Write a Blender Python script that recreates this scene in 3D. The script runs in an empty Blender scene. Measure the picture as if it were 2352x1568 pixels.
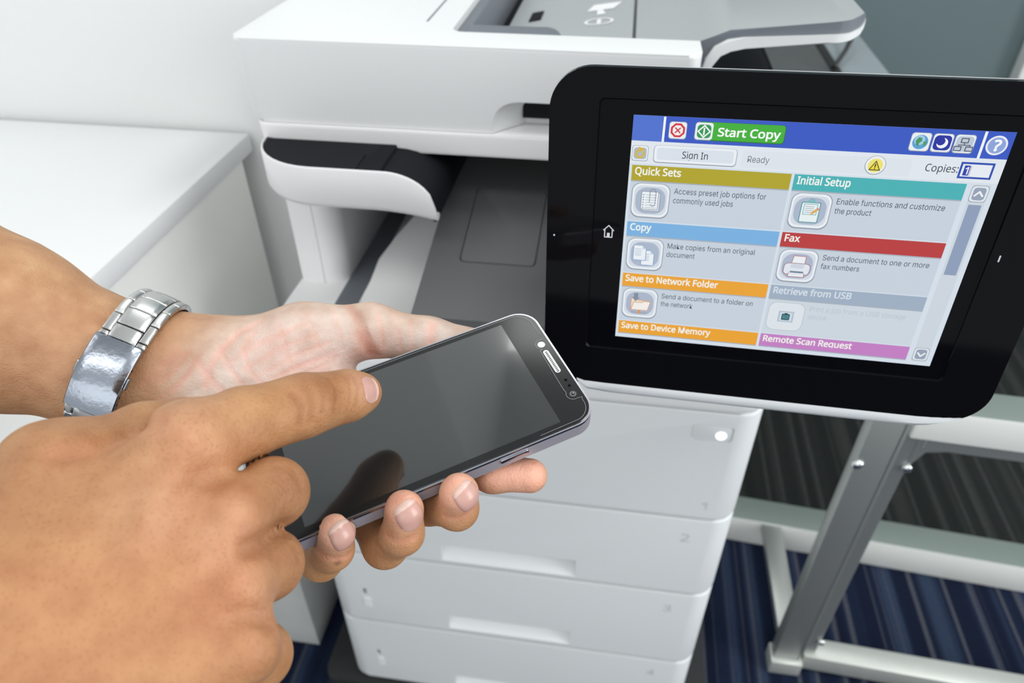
import bpy, bmesh, math, random, os
import numpy as np
from mathutils import Vector, Matrix
random.seed(4)
SC = bpy.context.scene
COL = SC.collection

# ================================================================ camera, world, lights, exposure
cam_data = bpy.data.cameras.new('camera')
cam_data.sensor_width = 36.0
cam_data.lens = 25.408
cam_data.clip_start = 0.01
cam_data.dof.use_dof = True
cam_data.dof.focus_distance = 0.315
cam_data.dof.aperture_fstop = 11.0
cam = bpy.data.objects.new('camera', cam_data)
COL.objects.link(cam)
CAM_ROWS = ((0.989144, 0.146850, -0.005399), (0.086895, -0.614137, -0.784401), (-0.118505, 0.775416, -0.620230))
r0, r1, r2 = CAM_ROWS
cam.matrix_world = Matrix(((r0[0], -r1[0], -r2[0], 0.0), (r0[1], -r1[1], -r2[1], 0.0), (r0[2], -r1[2], -r2[2], 1.1), (0, 0, 0, 1)))
SC.camera = cam

world = bpy.data.worlds.new('room_ambience')
world.use_nodes = True
bg = world.node_tree.nodes['Background']
bg.inputs[0].default_value = (0.93, 0.97, 1.0, 1)
bg.inputs[1].default_value = 0.78
SC.world = world

def area_light(name, loc, size, power, rot=(0, 0, 0), color=(1, 1, 1)):
    d = bpy.data.lights.new(name, 'AREA'); d.shape = 'RECTANGLE'
    d.size, d.size_y = size; d.energy = power; d.color = color
    o = bpy.data.objects.new(name, d); o.location = loc; o.rotation_euler = rot
    COL.objects.link(o); return o

area_light('ceiling_panel_light', (-0.45, -1.0, 2.64), (2.4, 0.6), 16, color=(1.0, 1.0, 0.985))
area_light('ceiling_panel_light', (-1.75, 0.3, 2.64), (0.6, 1.2), 6, color=(1.0, 1.0, 0.985))
area_light('ceiling_panel_light', (1.2, 0.5, 2.64), (0.6, 1.2), 20, color=(1.0, 1.0, 0.985))
area_light('ceiling_panel_light', (-0.25, 1.54, 2.64), (1.2, 0.6), 12, color=(1.0, 1.0, 0.985))

area_light('fill_light', (-0.3, -2.7, 1.65), (2.6, 1.3), 14, rot=(math.radians(90), 0, 0), color=(0.97, 0.99, 1.0))  # added soft fill from behind the camera; no window stands there

area_light('fill_light', (3.0, -0.6, 1.5), (1.4, 2.4), 54, rot=(math.radians(90), 0, math.radians(90)), color=(0.97, 0.99, 1.0))  # added fill from the right to lift side faces, no real source

SC.view_settings.view_transform = 'Standard'
SC.view_settings.look = 'None'
SC.view_settings.exposure = 0.0
SC.view_settings.gamma = 1.0
SC.view_settings.use_curve_mapping = False

# ================================================================ helpers
def lin(r, g, b):
    f = lambda v: ((v / 255 + .055) / 1.055) ** 2.4 if v > 10 else v / 255 / 12.92
    return (f(r), f(g), f(b))

def mat(name, color, rough=.5, metal=0.0, spec=.5, bump=0.0, bscale=200.0, coat=0.0, mottle=0.0):
    m = bpy.data.materials.new(name); m.use_nodes = True
    nt = m.node_tree; b = nt.nodes['Principled BSDF']
    b.inputs['Base Color'].default_value = (*color, 1)
    b.inputs['Roughness'].default_value = rough
    b.inputs['Metallic'].default_value = metal
    b.inputs['Specular IOR Level'].default_value = spec
    b.inputs['Coat Weight'].default_value = coat
    if bump or mottle:
        tc = nt.nodes.new('ShaderNodeTexCoord')
        n = nt.nodes.new('ShaderNodeTexNoise'); n.inputs['Scale'].default_value = bscale; n.inputs['Detail'].default_value = 4
        nt.links.new(tc.outputs['Object'], n.inputs['Vector'])
        if bump:
            bp = nt.nodes.new('ShaderNodeBump'); bp.inputs['Strength'].default_value = bump; bp.inputs['Distance'].default_value = .0006
            nt.links.new(n.outputs['Fac'], bp.inputs['Height']); nt.links.new(bp.outputs['Normal'], b.inputs['Normal'])
        if mottle:
            mx = nt.nodes.new('ShaderNodeMix'); mx.data_type = 'RGBA'
            mx.inputs['A'].default_value = (*[v * (1 - mottle) for v in color], 1); mx.inputs['B'].default_value = (*[min(1, v * (1 + mottle)) for v in color], 1)
            nt.links.new(n.outputs['Fac'], mx.inputs['Factor']); nt.links.new(mx.outputs['Result'], b.inputs['Base Color'])
    return m

def emit(name, rgb, strength=1.0):
    m = bpy.data.materials.new(name); m.use_nodes = True
    b = m.node_tree.nodes['Principled BSDF']
    b.inputs['Base Color'].default_value = (.01, .01, .01, 1)
    b.inputs['Roughness'].default_value = .25
    b.inputs['Specular IOR Level'].default_value = .25
    b.inputs['Emission Color'].default_value = (*lin(*rgb), 1)
    b.inputs['Emission Strength'].default_value = strength
    return m

EM = {}
def lit(rgb):
    if rgb not in EM: EM[rgb] = emit('lit_pixel', rgb, SCREEN_POWER)
    return EM[rgb]
SCREEN_POWER = 0.95

def link(name, me, m, parent=None, smooth=32, kind=None):
    o = bpy.data.objects.new(name, me); COL.objects.link(o)
    if m is not None:
        for mm in (m if isinstance(m, (list, tuple)) else [m]): me.materials.append(mm)
    if smooth:
        me.polygons.foreach_set('use_smooth', [True] * len(me.polygons))
        me.set_sharp_from_angle(angle=math.radians(smooth))
    if parent is not None:
        o.parent = parent
        o.matrix_parent_inverse = Matrix.Translation(-Vector(WORLD.get(parent.name, (0, 0, 0))))
    if kind: o['kind'] = kind
    return o

WORLD = {}
def thing(name, loc, label, cat, group=None):
    o = bpy.data.objects.new(name, None); COL.objects.link(o); o.location = loc
    o.empty_display_size = .05
    WORLD[o.name] = tuple(loc)
    o['label'] = label; o['category'] = cat
    if group: o['group'] = group
    return o

def tag(o, label, cat=None, group=None):
    o['label'] = label
    if cat: o['category'] = cat
    if group: o['group'] = group
    return o

def bm_mesh(bm, name):
    bmesh.ops.recalc_face_normals(bm, faces=bm.faces)
    me = bpy.data.meshes.new(name); bm.to_mesh(me); bm.free(); return me

def box_bm(x0, x1, y0, y1, z0, z1, bev=0.0, seg=3, bm=None):
    b = bmesh.new()
    vs = [b.verts.new((x, y, z)) for x in (x0, x1) for y in (y0, y1) for z in (z0, z1)]
    for f in ((0, 1, 3, 2), (4, 6, 7, 5), (0, 4, 5, 1), (2, 3, 7, 6), (0, 2, 6, 4), (1, 5, 7, 3)): b.faces.new([vs[i] for i in f])
    if bev: bmesh.ops.bevel(b, geom=b.edges[:], offset=bev, segments=seg, profile=.5, affect='EDGES')
    if bm is None: return b
    merge(bm, b); return bm

def merge(dst, src, M=None):
    me = bpy.data.meshes.new('tmp'); src.to_mesh(me); src.free()
    if M is not None: me.transform(M)
    dst.from_mesh(me); bpy.data.meshes.remove(me)

def box(name, x0, x1, y0, y1, z0, z1, m, parent=None, bev=0.0, seg=3, kind=None):
    return link(name, bm_mesh(box_bm(x0, x1, y0, y1, z0, z1, bev, seg), name), m, parent, kind=kind)

def prism_bm(pts, fn, d0, d1, bev=0.0, seg=3):
    """closed 2D outline pts extruded from d0 to d1; fn(a,b,d) -> world"""
    b = bmesh.new()
    A = [b.verts.new(fn(p[0], p[1], d0)) for p in pts]; B = [b.verts.new(fn(p[0], p[1], d1)) for p in pts]
    n = len(pts); fa = b.faces.new(A); fb = b.faces.new(B[::-1])
    for i in range(n): b.faces.new((A[i], B[i], B[(i + 1) % n], A[(i + 1) % n]))
    if bev:
        ed = [e for e in fa.edges] + [e for e in fb.edges]
        bmesh.ops.bevel(b, geom=ed, offset=bev, segments=seg, profile=.5, affect='EDGES')
    return b

def prism(name, pts, fn, d0, d1, m, parent=None, bev=0.0, smooth=32, seg=3):
    return link(name, bm_mesh(prism_bm(pts, fn, d0, d1, bev, seg), name), m, parent, smooth)

def rrect(x0, y0, x1, y1, r, n=6):
    r = min(r, abs(x1 - x0) / 2 - 1e-6, abs(y1 - y0) / 2 - 1e-6)
    out = []
    for cx, cy, a in ((x1 - r, y1 - r, 0), (x0 + r, y1 - r, 90), (x0 + r, y0 + r, 180), (x1 - r, y0 + r, 270)):
        for i in range(n + 1):
            t = math.radians(a + 90 * i / n); out.append((cx + r * math.cos(t), cy + r * math.sin(t)))
    return out

def circle(cx, cy, r, n=24, ry=None):
    return [(cx + r * math.cos(2 * math.pi * i / n), cy + (ry or r) * math.sin(2 * math.pi * i / n)) for i in range(n)]

def cut(o, bms):
    """boolean-subtract cutters (bmeshes) from a mesh object"""
    for b in bms:
        bmesh.ops.recalc_face_normals(b, faces=b.faces)
        me = bpy.data.meshes.new('cutter'); b.to_mesh(me); b.free()
        c = bpy.data.objects.new('cutter', me); COL.objects.link(c)
        md = o.modifiers.new('cut', 'BOOLEAN'); md.operation = 'DIFFERENCE'; md.solver = 'EXACT'; md.object = c
        dg = bpy.context.evaluated_depsgraph_get()
        new = bpy.data.meshes.new_from_object(o.evaluated_get(dg))
        o.modifiers.clear(); old = o.data; o.data = new
        new.name = old.name
        bpy.data.objects.remove(c); bpy.data.meshes.remove(me)
        new.set_sharp_from_angle(angle=math.radians(32))

def tube_bm(pts, r, n=10, closed=False):
    b = bmesh.new(); rings = []
    P = [Vector(p) for p in pts]
    up = Vector((0, 0, 1))
    for i, p in enumerate(P):
        t = (P[min(i + 1, len(P) - 1)] - P[max(i - 1, 0)]).normalized()
        u = t.cross(up if abs(t.dot(up)) < .95 else Vector((1, 0, 0))).normalized(); v = u.cross(t)
        rr = r[i] if isinstance(r, (list, tuple)) else r
        rings.append([b.verts.new(p + u * rr * math.cos(2 * math.pi * k / n) + v * rr * math.sin(2 * math.pi * k / n)) for k in range(n)])
    for a, c in zip(rings, rings[1:]):
        for k in range(n): b.faces.new((a[k], a[(k + 1) % n], c[(k + 1) % n], c[k]))
    b.faces.new(rings[0][::-1]); b.faces.new(rings[-1]); return b

FONTS = {}
for key, fn in (('plain', 'Inter.woff2'), ('strong', 'NotoSansHebrew-Regular.woff2')):     # sans serifs that ship with Blender; the built-in font if they are missing
    try: FONTS[key] = bpy.data.fonts.load(os.path.join(bpy.utils.system_resource('DATAFILES'), 'fonts', fn))
    except Exception: FONTS[key] = None
CAP = {}

def text_flat(s, bold=0.0, font=None):
    """-> verts (2D, cap height .716 for size 1), faces, width"""
    font = font or ('strong' if bold else 'plain')
    cu = bpy.data.curves.new('text', 'FONT'); cu.body = s; cu.size = 1; cu.offset = bold; cu.resolution_u = 3
    if FONTS[font]: cu.font = FONTS[font]
    ob = bpy.data.objects.new('text', cu); COL.objects.link(ob)
    dg = bpy.context.evaluated_depsgraph_get()
    me = bpy.data.meshes.new_from_object(ob.evaluated_get(dg))
    v = [(p.co.x, p.co.y) for p in me.vertices]; f = [tuple(p.vertices) for p in me.polygons]
    bpy.data.objects.remove(ob); bpy.data.curves.remove(cu); bpy.data.meshes.remove(me)
    x0 = min(p[0] for p in v); x1 = max(p[0] for p in v)
    if s == 'H': return max(p[1] for p in v)
    if font not in CAP: CAP[font] = text_flat('H', 0, font)
    k = .716 / CAP[font]                                  # same cap height whatever the font
    return [((p[0] - x0) * k, p[1] * k) for p in v], f, (x1 - x0) * k

XY = lambda a, b, d: (a, b, d)
XZ = lambda a, b, d: (a, d, b)
YZ = lambda a, b, d: (d, a, b)

# ================================================================ materials
M_white = mat('white_moulded_plastic', (.78, .79, .79), .42, bump=.03, bscale=900)
M_bright = mat('bright_white_plastic', (.90, .90, .90), .4)
M_light = mat('light_grey_plastic', (.62, .64, .66), .42)
M_face = mat('pale_grey_plastic', (.74, .76, .765), .45, bump=.03, bscale=900)
M_dark = mat('charcoal_textured_plastic', (.125, .128, .13), .55, spec=.3, bump=.25, bscale=1500)
M_darker = mat('black_cavity_plastic', (.010, .010, .013), .65, spec=.12)
M_gloss = mat('gloss_black_plastic', (.004, .004, .005), .06, spec=.1)
M_glass = mat('black_display_glass', (.003, .003, .004), .04, spec=.1)
M_adf = mat('mid_grey_tray_plastic', (.40, .42, .43), .45)
M_adfd = mat('slate_grey_tray_plastic', (.16, .175, .20), .5)
M_print = mat('white_print', (.85, .85, .85), .5)
M_wall = mat('white_wall_paint', (.80, .81, .80), .7, bump=.05, bscale=300, mottle=.012)
M_teal = mat('teal_grey_wall_paint', (.13, .18, .19), .8, bump=.2, bscale=500, mottle=.06)
M_desk = mat('white_laminate', (.80, .81, .81), .4)
M_deskside = mat('pale_grey_laminate', (.89, .895, .86), .45, mottle=.03, bscale=14)
M_alu = mat('brushed_aluminium', (.44, .46, .44), .38, .75, bump=.1, bscale=400, mottle=.06)
M_alub = mat('pale_aluminium', (.62, .64, .60), .4, .5, mottle=.05, bscale=60)
M_rail_top = mat('grey_green_enamel', (.20, .245, .225), .4)
M_rail = mat('white_enamel', (.86, .87, .83), .4)
M_screw = mat('bright_steel', (.85, .86, .86), .2, 1.0)
M_black = mat('black_rubber', (.015, .017, .017), .7)
M_tabdark = mat('dark_wood_laminate', (.085, .09, .09), .5, mottle=.25, bscale=30)
M_tabgrey = mat('grey_wood_laminate', (.27, .31, .33), .5, mottle=.12, bscale=20)

def carpet(name, c):
    m = bpy.data.materials.new(name); m.use_nodes = True
    nt = m.node_tree; b = nt.nodes['Principled BSDF']; b.inputs['Roughness'].default_value = .95; b.inputs['Specular IOR Level'].default_value = .1
    tc = nt.nodes.new('ShaderNodeTexCoord'); sp = nt.nodes.new('ShaderNodeSeparateXYZ')
    nt.links.new(tc.outputs['Object'], sp.inputs[0])
    def noise1(scale, detail, off=0.0):
        ad = nt.nodes.new('ShaderNodeMath'); ad.operation = 'ADD'; ad.inputs[1].default_value = off
        nt.links.new(sp.outputs['X'], ad.inputs[0])
        n = nt.nodes.new('ShaderNodeTexNoise'); n.noise_dimensions = '1D'; n.inputs['Scale'].default_value = scale; n.inputs['Detail'].default_value = detail
        nt.links.new(ad.outputs[0], n.inputs['W']); return n
    n1 = noise1(26, 1.0); n2 = noise1(70, 2.0, 3.3)
    ramp = nt.nodes.new('ShaderNodeValToRGB'); e = ramp.color_ramp.elements
    e[0].position = .42; e[0].color = (*c[0], 1); e[1].position = .66; e[1].color = (*c[2], 1)
    k = ramp.color_ramp.elements.new(.54); k.color = (*c[1], 1)
    nt.links.new(n1.outputs['Fac'], ramp.inputs[0])
    r2 = nt.nodes.new('ShaderNodeValToRGB'); r2.color_ramp.elements[0].position = .58; r2.color_ramp.elements[1].position = .66
    nt.links.new(n2.outputs['Fac'], r2.inputs[0])
    mx = nt.nodes.new('ShaderNodeMix'); mx.data_type = 'RGBA'
    nt.links.new(r2.outputs['Color'], mx.inputs['Factor']); nt.links.new(ramp.outputs['Color'], mx.inputs['A']); mx.inputs['B'].default_value = (*c[3], 1)
    pile = nt.nodes.new('ShaderNodeTexNoise'); pile.inputs['Scale'].default_value = 350; pile.inputs['Detail'].default_value = 3
    nt.links.new(tc.outputs['Object'], pile.inputs['Vector'])
    mm = nt.nodes.new('ShaderNodeMix'); mm.data_type = 'RGBA'; mm.blend_type = 'MULTIPLY'; mm.inputs['Factor'].default_value = .6
    nt.links.new(mx.outputs['Result'], mm.inputs['A']); nt.links.new(pile.outputs['Color'], mm.inputs['B'])
    bp = nt.nodes.new('ShaderNodeBump'); bp.inputs['Strength'].default_value = .6; bp.inputs['Distance'].default_value = .002
    nt.links.new(pile.outputs['Fac'], bp.inputs['Height']); nt.links.new(bp.outputs['Normal'], b.inputs['Normal'])
    nt.links.new(mm.outputs['Result'], b.inputs['Base Color'])
    return m
M_carpet = carpet('navy_striped_carpet', ((.010, .016, .040), (.014, .024, .056), (.038, .058, .110), (.085, .092, .12)))
M_carpet2 = carpet('charcoal_striped_carpet', ((.026, .031, .030), (.034, .039, .037), (.050, .056, .053), (.062, .068, .066)))

# ================================================================ the setting
def plane(name, x0, x1, y0, y1, z, m, th=.02):
    return box(name, x0, x1, y0, y1, z - th, z, m, kind='structure')
plane('floor', -3.0, 3.2, -1.6, .875, 0, M_carpet)
plane('floor', -3.0, 3.2, .875, 2.4, 0, M_carpet2)
o = box('wall_left', -3.0, -.335, .722, 2.4, 0, 2.7, M_wall, kind='structure', bev=.002, seg=1)
o = box('wall_back', -.335, 3.2, 2.0, 2.12, 0, 2.7, M_teal, kind='structure')
box('ceiling', -3.0, 3.2, -1.6, 2.4, 2.7, 2.75, M_wall, kind='structure')
# low rail dividing the two carpets (grey-green top, white front), turned a little
Rz = Matrix.Translation((.28, .855, 0)) @ Matrix.Rotation(math.radians(-4.6), 4, 'Z')
b = box_bm(-.09, 2.6, 0, .052, 0, .063, .002, 2)
me = bm_mesh(b, 'trim_1'); me.transform(Rz)
trim = link('trim_1', me, [M_rail, M_rail_top], kind='structure')
for p in me.polygons:
    if p.normal.z > .7: p.material_index = 1
box('trim_2', .963, 1.35, 1.955, 2.0, 0, 2.7, M_wall, kind='structure', bev=.002, seg=1)

# ================================================================ furniture around the printer
desk = thing('desk', (-.8, .5, 0), 'white office desk with grey side panel at the left of the printer', 'desk')
box('desk_top', -1.9, -.4, .24, .715, .768, .788, M_desk, desk, bev=.0015, seg=2)
box('side_panel', -.42, -.402, .29, .69, .30, .768, M_deskside, desk, bev=.001, seg=1)
box('pedestal', -.78, -.40, .555, .69, .0, .32, mat('smudged_pale_laminate', (.60, .61, .585), .5, mottle=.22, bscale=9), desk, bev=.002, seg=2)
box('modesty_panel', -1.86, -.43, .67, .69, .32, .768, M_deskside, desk, bev=.001, seg=1)
box('end_panel', -1.88, -1.86, .29, .69, 0, .768, M_deskside, desk, bev=.001, seg=1)

t1 = thing('table', (.0, 1.6, 0), 'dark wood-grain table with black edging behind the printer tray', 'table')
box('tabletop', -.10, .348, 1.03, 1.72, .68, .70, M_tabdark, t1, bev=.001, seg=1)
box('edge_band', .348, .362, 1.06, 1.72, .676, .702, M_black, t1, bev=.001, seg=1)
box('support_panel', .11, .135, 1.10, 1.70, 0, .68, M_tabdark, t1)
t2 = thing('table', (.42, 1.6, 0), 'grey wood-grain side table against the teal wall', 'table')
box('tabletop', .366, .443, 1.06, 1.95, .675, .698, M_tabgrey, t2, bev=.001, seg=1)
box('support_panel', .37, .44, 1.90, 1.94, 0, .675, M_tabgrey, t2)
c = [(.350, 1.30, .706), (.362, 1.325, .71), (.378, 1.36, .716), (.392, 1.395, .726), (.402, 1.43, .737), (.405, 1.47, .741), (.403, 1.53, .73), (.396, 1.6, .71)]
cable = link('cable', bm_mesh(tube_bm(c, .0042, 10), 'cable'), mat('black_cable', (.02, .02, .02), .3), None)
tag(cable, 'short black cable curving over the table edges behind the tray', 'cable')

# aluminium frame at the right
rack = thing('metal_frame', (.326, .62, 0), 'open aluminium stand with upright post and rails right of the printer', 'frame')
post = box('post', .306, .347, .62, .641, .0, .545, M_alu, rack, bev=.002, seg=2)
cut(post, [box_bm(.3405, .3425, .61, .6215, -.1, .7)])
box('flange', .3475, .367, .629, .635, .03, .525, M_alu, rack, bev=.001, seg=1)
box('foot', .303, .350, .612, .646, 0, .032, M_alub, rack, bev=.003, seg=2)
def yawed(bm, x, y, deg):
    me = bm_mesh(bm, 'rail'); me.transform(Matrix.Translation((x, y, 0)) @ Matrix.Rotation(math.radians(deg), 4, 'Z')); return me
ur = link('upper_rail', yawed(box_bm(0, .9, 0, .045, .512, .556, .003, 2), .352, .624, -3.0), [M_rail, M_rail_top], rack)
for pl_ in ur.data.polygons:
    if pl_.normal.z > .7: pl_.material_index = 1
link('upper_rail_underside', yawed(box_bm(.02, .9, .004, .04, .495, .512, .001, 1), .352, .624, -3.0), M_alu, rack)
link('lower_rail', yawed(box_bm(0, .9, 0, .035, .008, .043, .003, 2), .350, .622, -3.0), M_alub, rack)
link('depth_rail', bm_mesh(box_bm(.312, .345, .655, .872, .045, .060, .002, 2), 'depth_rail'), M_alu, rack)
link('bracket', bm_mesh(prism_bm([(.366, .512), (.366, .46), (.378, .49), (.43, .498), (.43, .512)], XZ, .628, .632, .0005, 1), 'bracket'), M_alu, rack)
def screw(x, y, z, r=.0055):
    b = bmesh.new(); bmesh.ops.create_uvsphere(b, u_segments=14, v_segments=8, radius=r)
    me = bm_mesh(b, 'screw'); me.transform(Matrix.Translation((x, y, z)) @ Matrix.Diagonal((1, .6, 1, 1)))
    return link('screw', me, M_screw, rack)
screw(.3085, .619, .468, .007); screw(.3665, .627, .462, .006); screw(.367, .627, .078, .006)

# ================================================================ the printer
PR = thing('multifunction_printer', (-.08, .75, 0), 'white floor-standing multifunction printer with scanner lid and paper drawers', 'printer')

def front_round(x0, x1, y0, y1, r, n=6):
    out = [(x1, y1), (x0, y1)]
    for i in range(n + 1):
        t = math.radians(180 + 90 * i / n); out.append((x0 + r + r * math.cos(t), y0 + r + r * math.sin(t)))
    for i in range(n + 1):
        t = math.radians(270 + 90 * i / n); out.append((x1 - r + r * math.cos(t), y0 + r + r * math.sin(t)))
    return out
FR = front_round(-.32, .158, .5, .95, .024)
# black wheeled base under the drawers
b = prism_bm(front_round(-.365, .200, .49, .97, .02), XY, .004, .034, .004)
stand = link('stand_base', bm_mesh(b, 'stand_base'), M_black, PR)
# plain core behind the drawer fronts
box('body_core', -.312, .150, .520, .95, .034, .66, M_darker, PR, bev=.002, seg=1)

def scoop(z0, z1):
    return [prism_bm([(.495, z0 - .0005), (.5, z0), (.530, z1 - .004), (.530, z1), (.5, z1), (.495, z1)], lambda a, b_, d: (d, a, b_), -.163, -.004)]
def drawer(z0, z1, hz0, hz1, n, gauge):
    d = link('paper_drawer', bm_mesh(prism_bm(FR, XY, z0, z1, .0032, 3), 'paper_drawer'), M_face, PR)
    cut(d, scoop(hz0, hz1))
    if gauge:
        gz = gauge
        cut(d, [box_bm(-.2745, -.2690, .49, .512, gz - .010, gz + .004)])
        g = prism('fill_gauge', [(-.2738, gz + .002), (-.2712, gz + .002), (-.2704, gz - .009), (-.2722, gz - .009)], XZ, .5045, .506, mat('gauge_grey', (.20, .21, .24), .5), d, smooth=0)
        box('gauge_label', -.275, -.266, .4992, .5005, gz - .036, gz - .016, M_print, d)
    v, f, w = text_flat(n, .015)
    s = .018; x0 = {'2': .106, '3': .104, '4': .101}[n]; zz = z1 - .038
    me = bpy.data.meshes.new('drawer_number'); me.from_pydata([(x0 + p[0] * s, .4997, zz + p[1] * s) for p in v], [], f)
    link('drawer_number', me, M_light, d, 0)
    return d
drawer(.350, .4835, .356, .387, '2', None)
drawer(.197, .347, .205, .235, '3', .268)
drawer(.040, .194, .048, .078, '4', .116)

# front door with the power button, and the ledge above it
door = link('front_door', bm_mesh(prism_bm(FR, XY, .4865, .638, .0032, 3), 'front_door'), M_face, PR)
v, f, w = text_flat('1', .015)
me = bpy.data.meshes.new('door_number'); me.from_pydata([(.119 + p[0] * .018, .4997, .500 + p[1] * .018) for p in v], [], f)
link('door_number', me, M_light, door, 0)
cut(door, [prism_bm(rrect(.094, .601, .132, .621, .004), XZ, .494, .5016)])
prism('power_button', rrect(.0946, .6016, .1314, .6204, .0035), XZ, .5006, .510, M_face, door, bev=.0006)
g = emit('white_led', (235, 245, 255), 1.6)
pts = circle(.1215, .6085, .0052, 28)
led = prism('power_light', pts, XZ, .4999, .5008, g, door)
ledge = link('front_ledge', bm_mesh(prism_bm(FR, XY, .640, .664, .004, 3), 'front_ledge'), M_white, PR)

# hollow upper body: floor of the output bin, left pillar, rear block
prism('upper_body_floor', front_round(-.316, .156, .503, .95, .022), XY, .660, .680, M_bright, PR, bev=.003)
pil = [(-.312, .596)]
for i in range(7):
    t = math.radians(-90 + 90 * i / 6); pil.append((-.285 + .020 * math.cos(t), .616 + .020 * math.sin(t)))
pil += [(-.2655, .93), (-.312, .93)]
p_ = prism('bin_pillar', pil, XY, .679, .822, M_bright, PR, bev=.0015)
cut(p_, [box_bm(-.2885, -.2875, .59, .5975, .68, .83)])
box('rear_block', -.314, .156, .80, .95, .68, .855, M_darker, PR, bev=.002, seg=1)
box('right_block', -.14, .150, .672, .80, .68, .848, M_darker, PR, bev=.002, seg=1)
box('bin_ceiling', -.280, -.165, .55, .80, .818, .830, M_face, PR, bev=.001, seg=1)
box('side_cover', .1505, .1575, .545, .952, .66, .8475, M_white, PR, bev=.002, seg=1)
box('side_cover', -.3205, -.3145, .80, .952, .66, .8475, M_white, PR, bev=.002, seg=1)
box('bin_slot', -.2655, -.2425, .555, .80, .6795, .6808, M_adfd, PR, bev=.0002, seg=1)
# curved output tray
prof = [(-.2425, .545, .681), (-.2425, .569, .682), (-.238, .595, .691), (-.235, .619, .702), (-.222, .645, .716), (-.207, .675, .728), (-.185, .72, .742), (-.16, .79, .75)]
b = bmesh.new(); rows = []
for (x, y, z) in prof:
    rows.append([b.verts.new((x + t * (-.09 - x), y, z + .004 * math.sin(math.pi * t) * 0)) for t in (0, .03, .3, 1)] )
    for k, v_ in enumerate(rows[-1]):
        if k == 0: v_.co.z -= .003
for a, c_ in zip(rows, rows[1:]):
    for k in range(3): b.faces.new((a[k], a[k + 1], c_[k + 1], c_[k]))
ex = bmesh.ops.extrude_face_region(b, geom=b.faces[:])
for v_ in [g_ for g_ in ex['geom'] if isinstance(g_, bmesh.types.BMVert)]: v_.co.z -= .006
link('output_tray', bm_mesh(b, 'output_tray'), M_bright, PR, 50)

# charcoal shelf that slopes gently down to the front under the touch panel
def DK(a, b_, d): return (a, b_, .785 + .245 * (b_ - .55) + d)
fascia = prism('front_shelf', [(.447, .75977), (.675, .81563), (.675, .682), (.498, .682), (.449, .735)], YZ, -.1505, .157, M_dark, PR, bev=.0015)
def soften(q, r=.004, n=4):
    out = []
    for i in range(4):
        p = Vector(q[i]); a = (Vector(q[i - 1]) - p).normalized(); c_ = (Vector(q[(i + 1) % 4]) - p).normalized()
        A = p + a * r; B = p + c_ * r
        for k in range(n + 1):
            t = k / n; out.append(tuple((1 - t) ** 2 * A + 2 * t * (1 - t) * p + t * t * B))
    return out
big = soften([(-.1228, .6011), (-.0578, .6011), (-.0578, .5078), (-.1228, .5078)], .0055)
quad_s = soften([(-.1218, .6001), (-.0588, .6001), (-.0588, .5088), (-.1218, .5088)], .005)
cut(fascia, [prism_bm(big, DK, -.003, .004)])
prism('pocket_cover', quad_s, DK, -.0035, .0006, M_dark, fascia, bev=.0009)
# black roof of the bin, falling in the same curve as the arch in front of it
roof = [(-.1805, .853)]
for i in range(9):
    t = math.radians(90 - 90 * i / 8); roof.append((-.180 + .0425 * math.cos(t), .8235 + .0295 * math.sin(t)))
roof += [(-.1375, .814), (-.1405, .814), (-.1405, .822), (-.160, .840), (-.1805, .844)]
prism('bin_roof', roof, XZ, .503, .70, M_darker, PR, bev=.0004)

# white arched cover over the bin mouth, wrapping round the left corner
path = [(-.298, .640), (-.298, .600), (-.298, .570)]
for i in range(1, 11):
    t = math.radians(180 + 90 * i / 10); path.append((-.238 + .060 * math.cos(t), .560 + .060 * math.sin(t)))
path += [(x, .5) for x in np.linspace(-.225, -.137, 22)]
b = bmesh.new(); rings = []
for i, (x, y) in enumerate(path):
    a_ = path[max(i - 1, 0)]; c_ = path[min(i + 1, len(path) - 1)]
    tx, ty = c_[0] - a_[0], c_[1] - a_[1]; L = math.hypot(tx, ty); nx, ny = -ty / L, tx / L     # inward normal
    zt = .856
    if x > -.178 and y < .501:
        u = (x + .178) / .041; zt = .8255 + .0305 * math.sqrt(max(0, 1 - u * u))
    zb = .8195 if y < .501 else .8195
    if x > -.19 and y < .501: zb -= .006 * ((x + .19) / .053) ** 2
    zt = max(zt, zb + .002)
    hr = min(.0035, (zt - zb) / 3)
    sec = [(0.012, zb + .003), (.007, zb), (.0028, zb + hr * .5), (0, zb + hr * 1.9), (0, zt - hr * .5), (.0007, zt - hr * .1), (.0016, zt), (.0024, zt - .004)]
    rings.append([b.verts.new((x + nx * q, y + ny * q, z)) for q, z in sec])
for a_, c_ in zip(rings, rings[1:]):
    for k in range(8): b.faces.new((a_[k], c_[k], c_[(k + 1) % 8], a_[(k + 1) % 8]))
b.faces.new(rings[0]); b.faces.new(rings[-1][::-1])
arch = link('bin_arch', bm_mesh(b, 'bin_arch'), M_bright, PR, 40)
# black deck between arch and scanner, rounded at the left end
dk = [(-.2955, .60), (-.2955, .570)]
for i in range(1, 11):
    t = math.radians(180 + 90 * i / 10); dk.append((-.238 + .0575 * math.cos(t), .560 + .0575 * math.sin(t)))
dk += [(-.1805, .5025), (-.1805, .60)]
deck = prism('scanner_deck', dk, XY, .838, .8555, M_darker, PR, bev=.0012, seg=2)
cut(deck, [box_bm(-.2005, -.1995, .49, .53, .8538, .87)])
box('deck_neck', -.286, .150, .568, .95, .845, .8575, M_darker, PR, bev=.004, seg=2)

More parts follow.
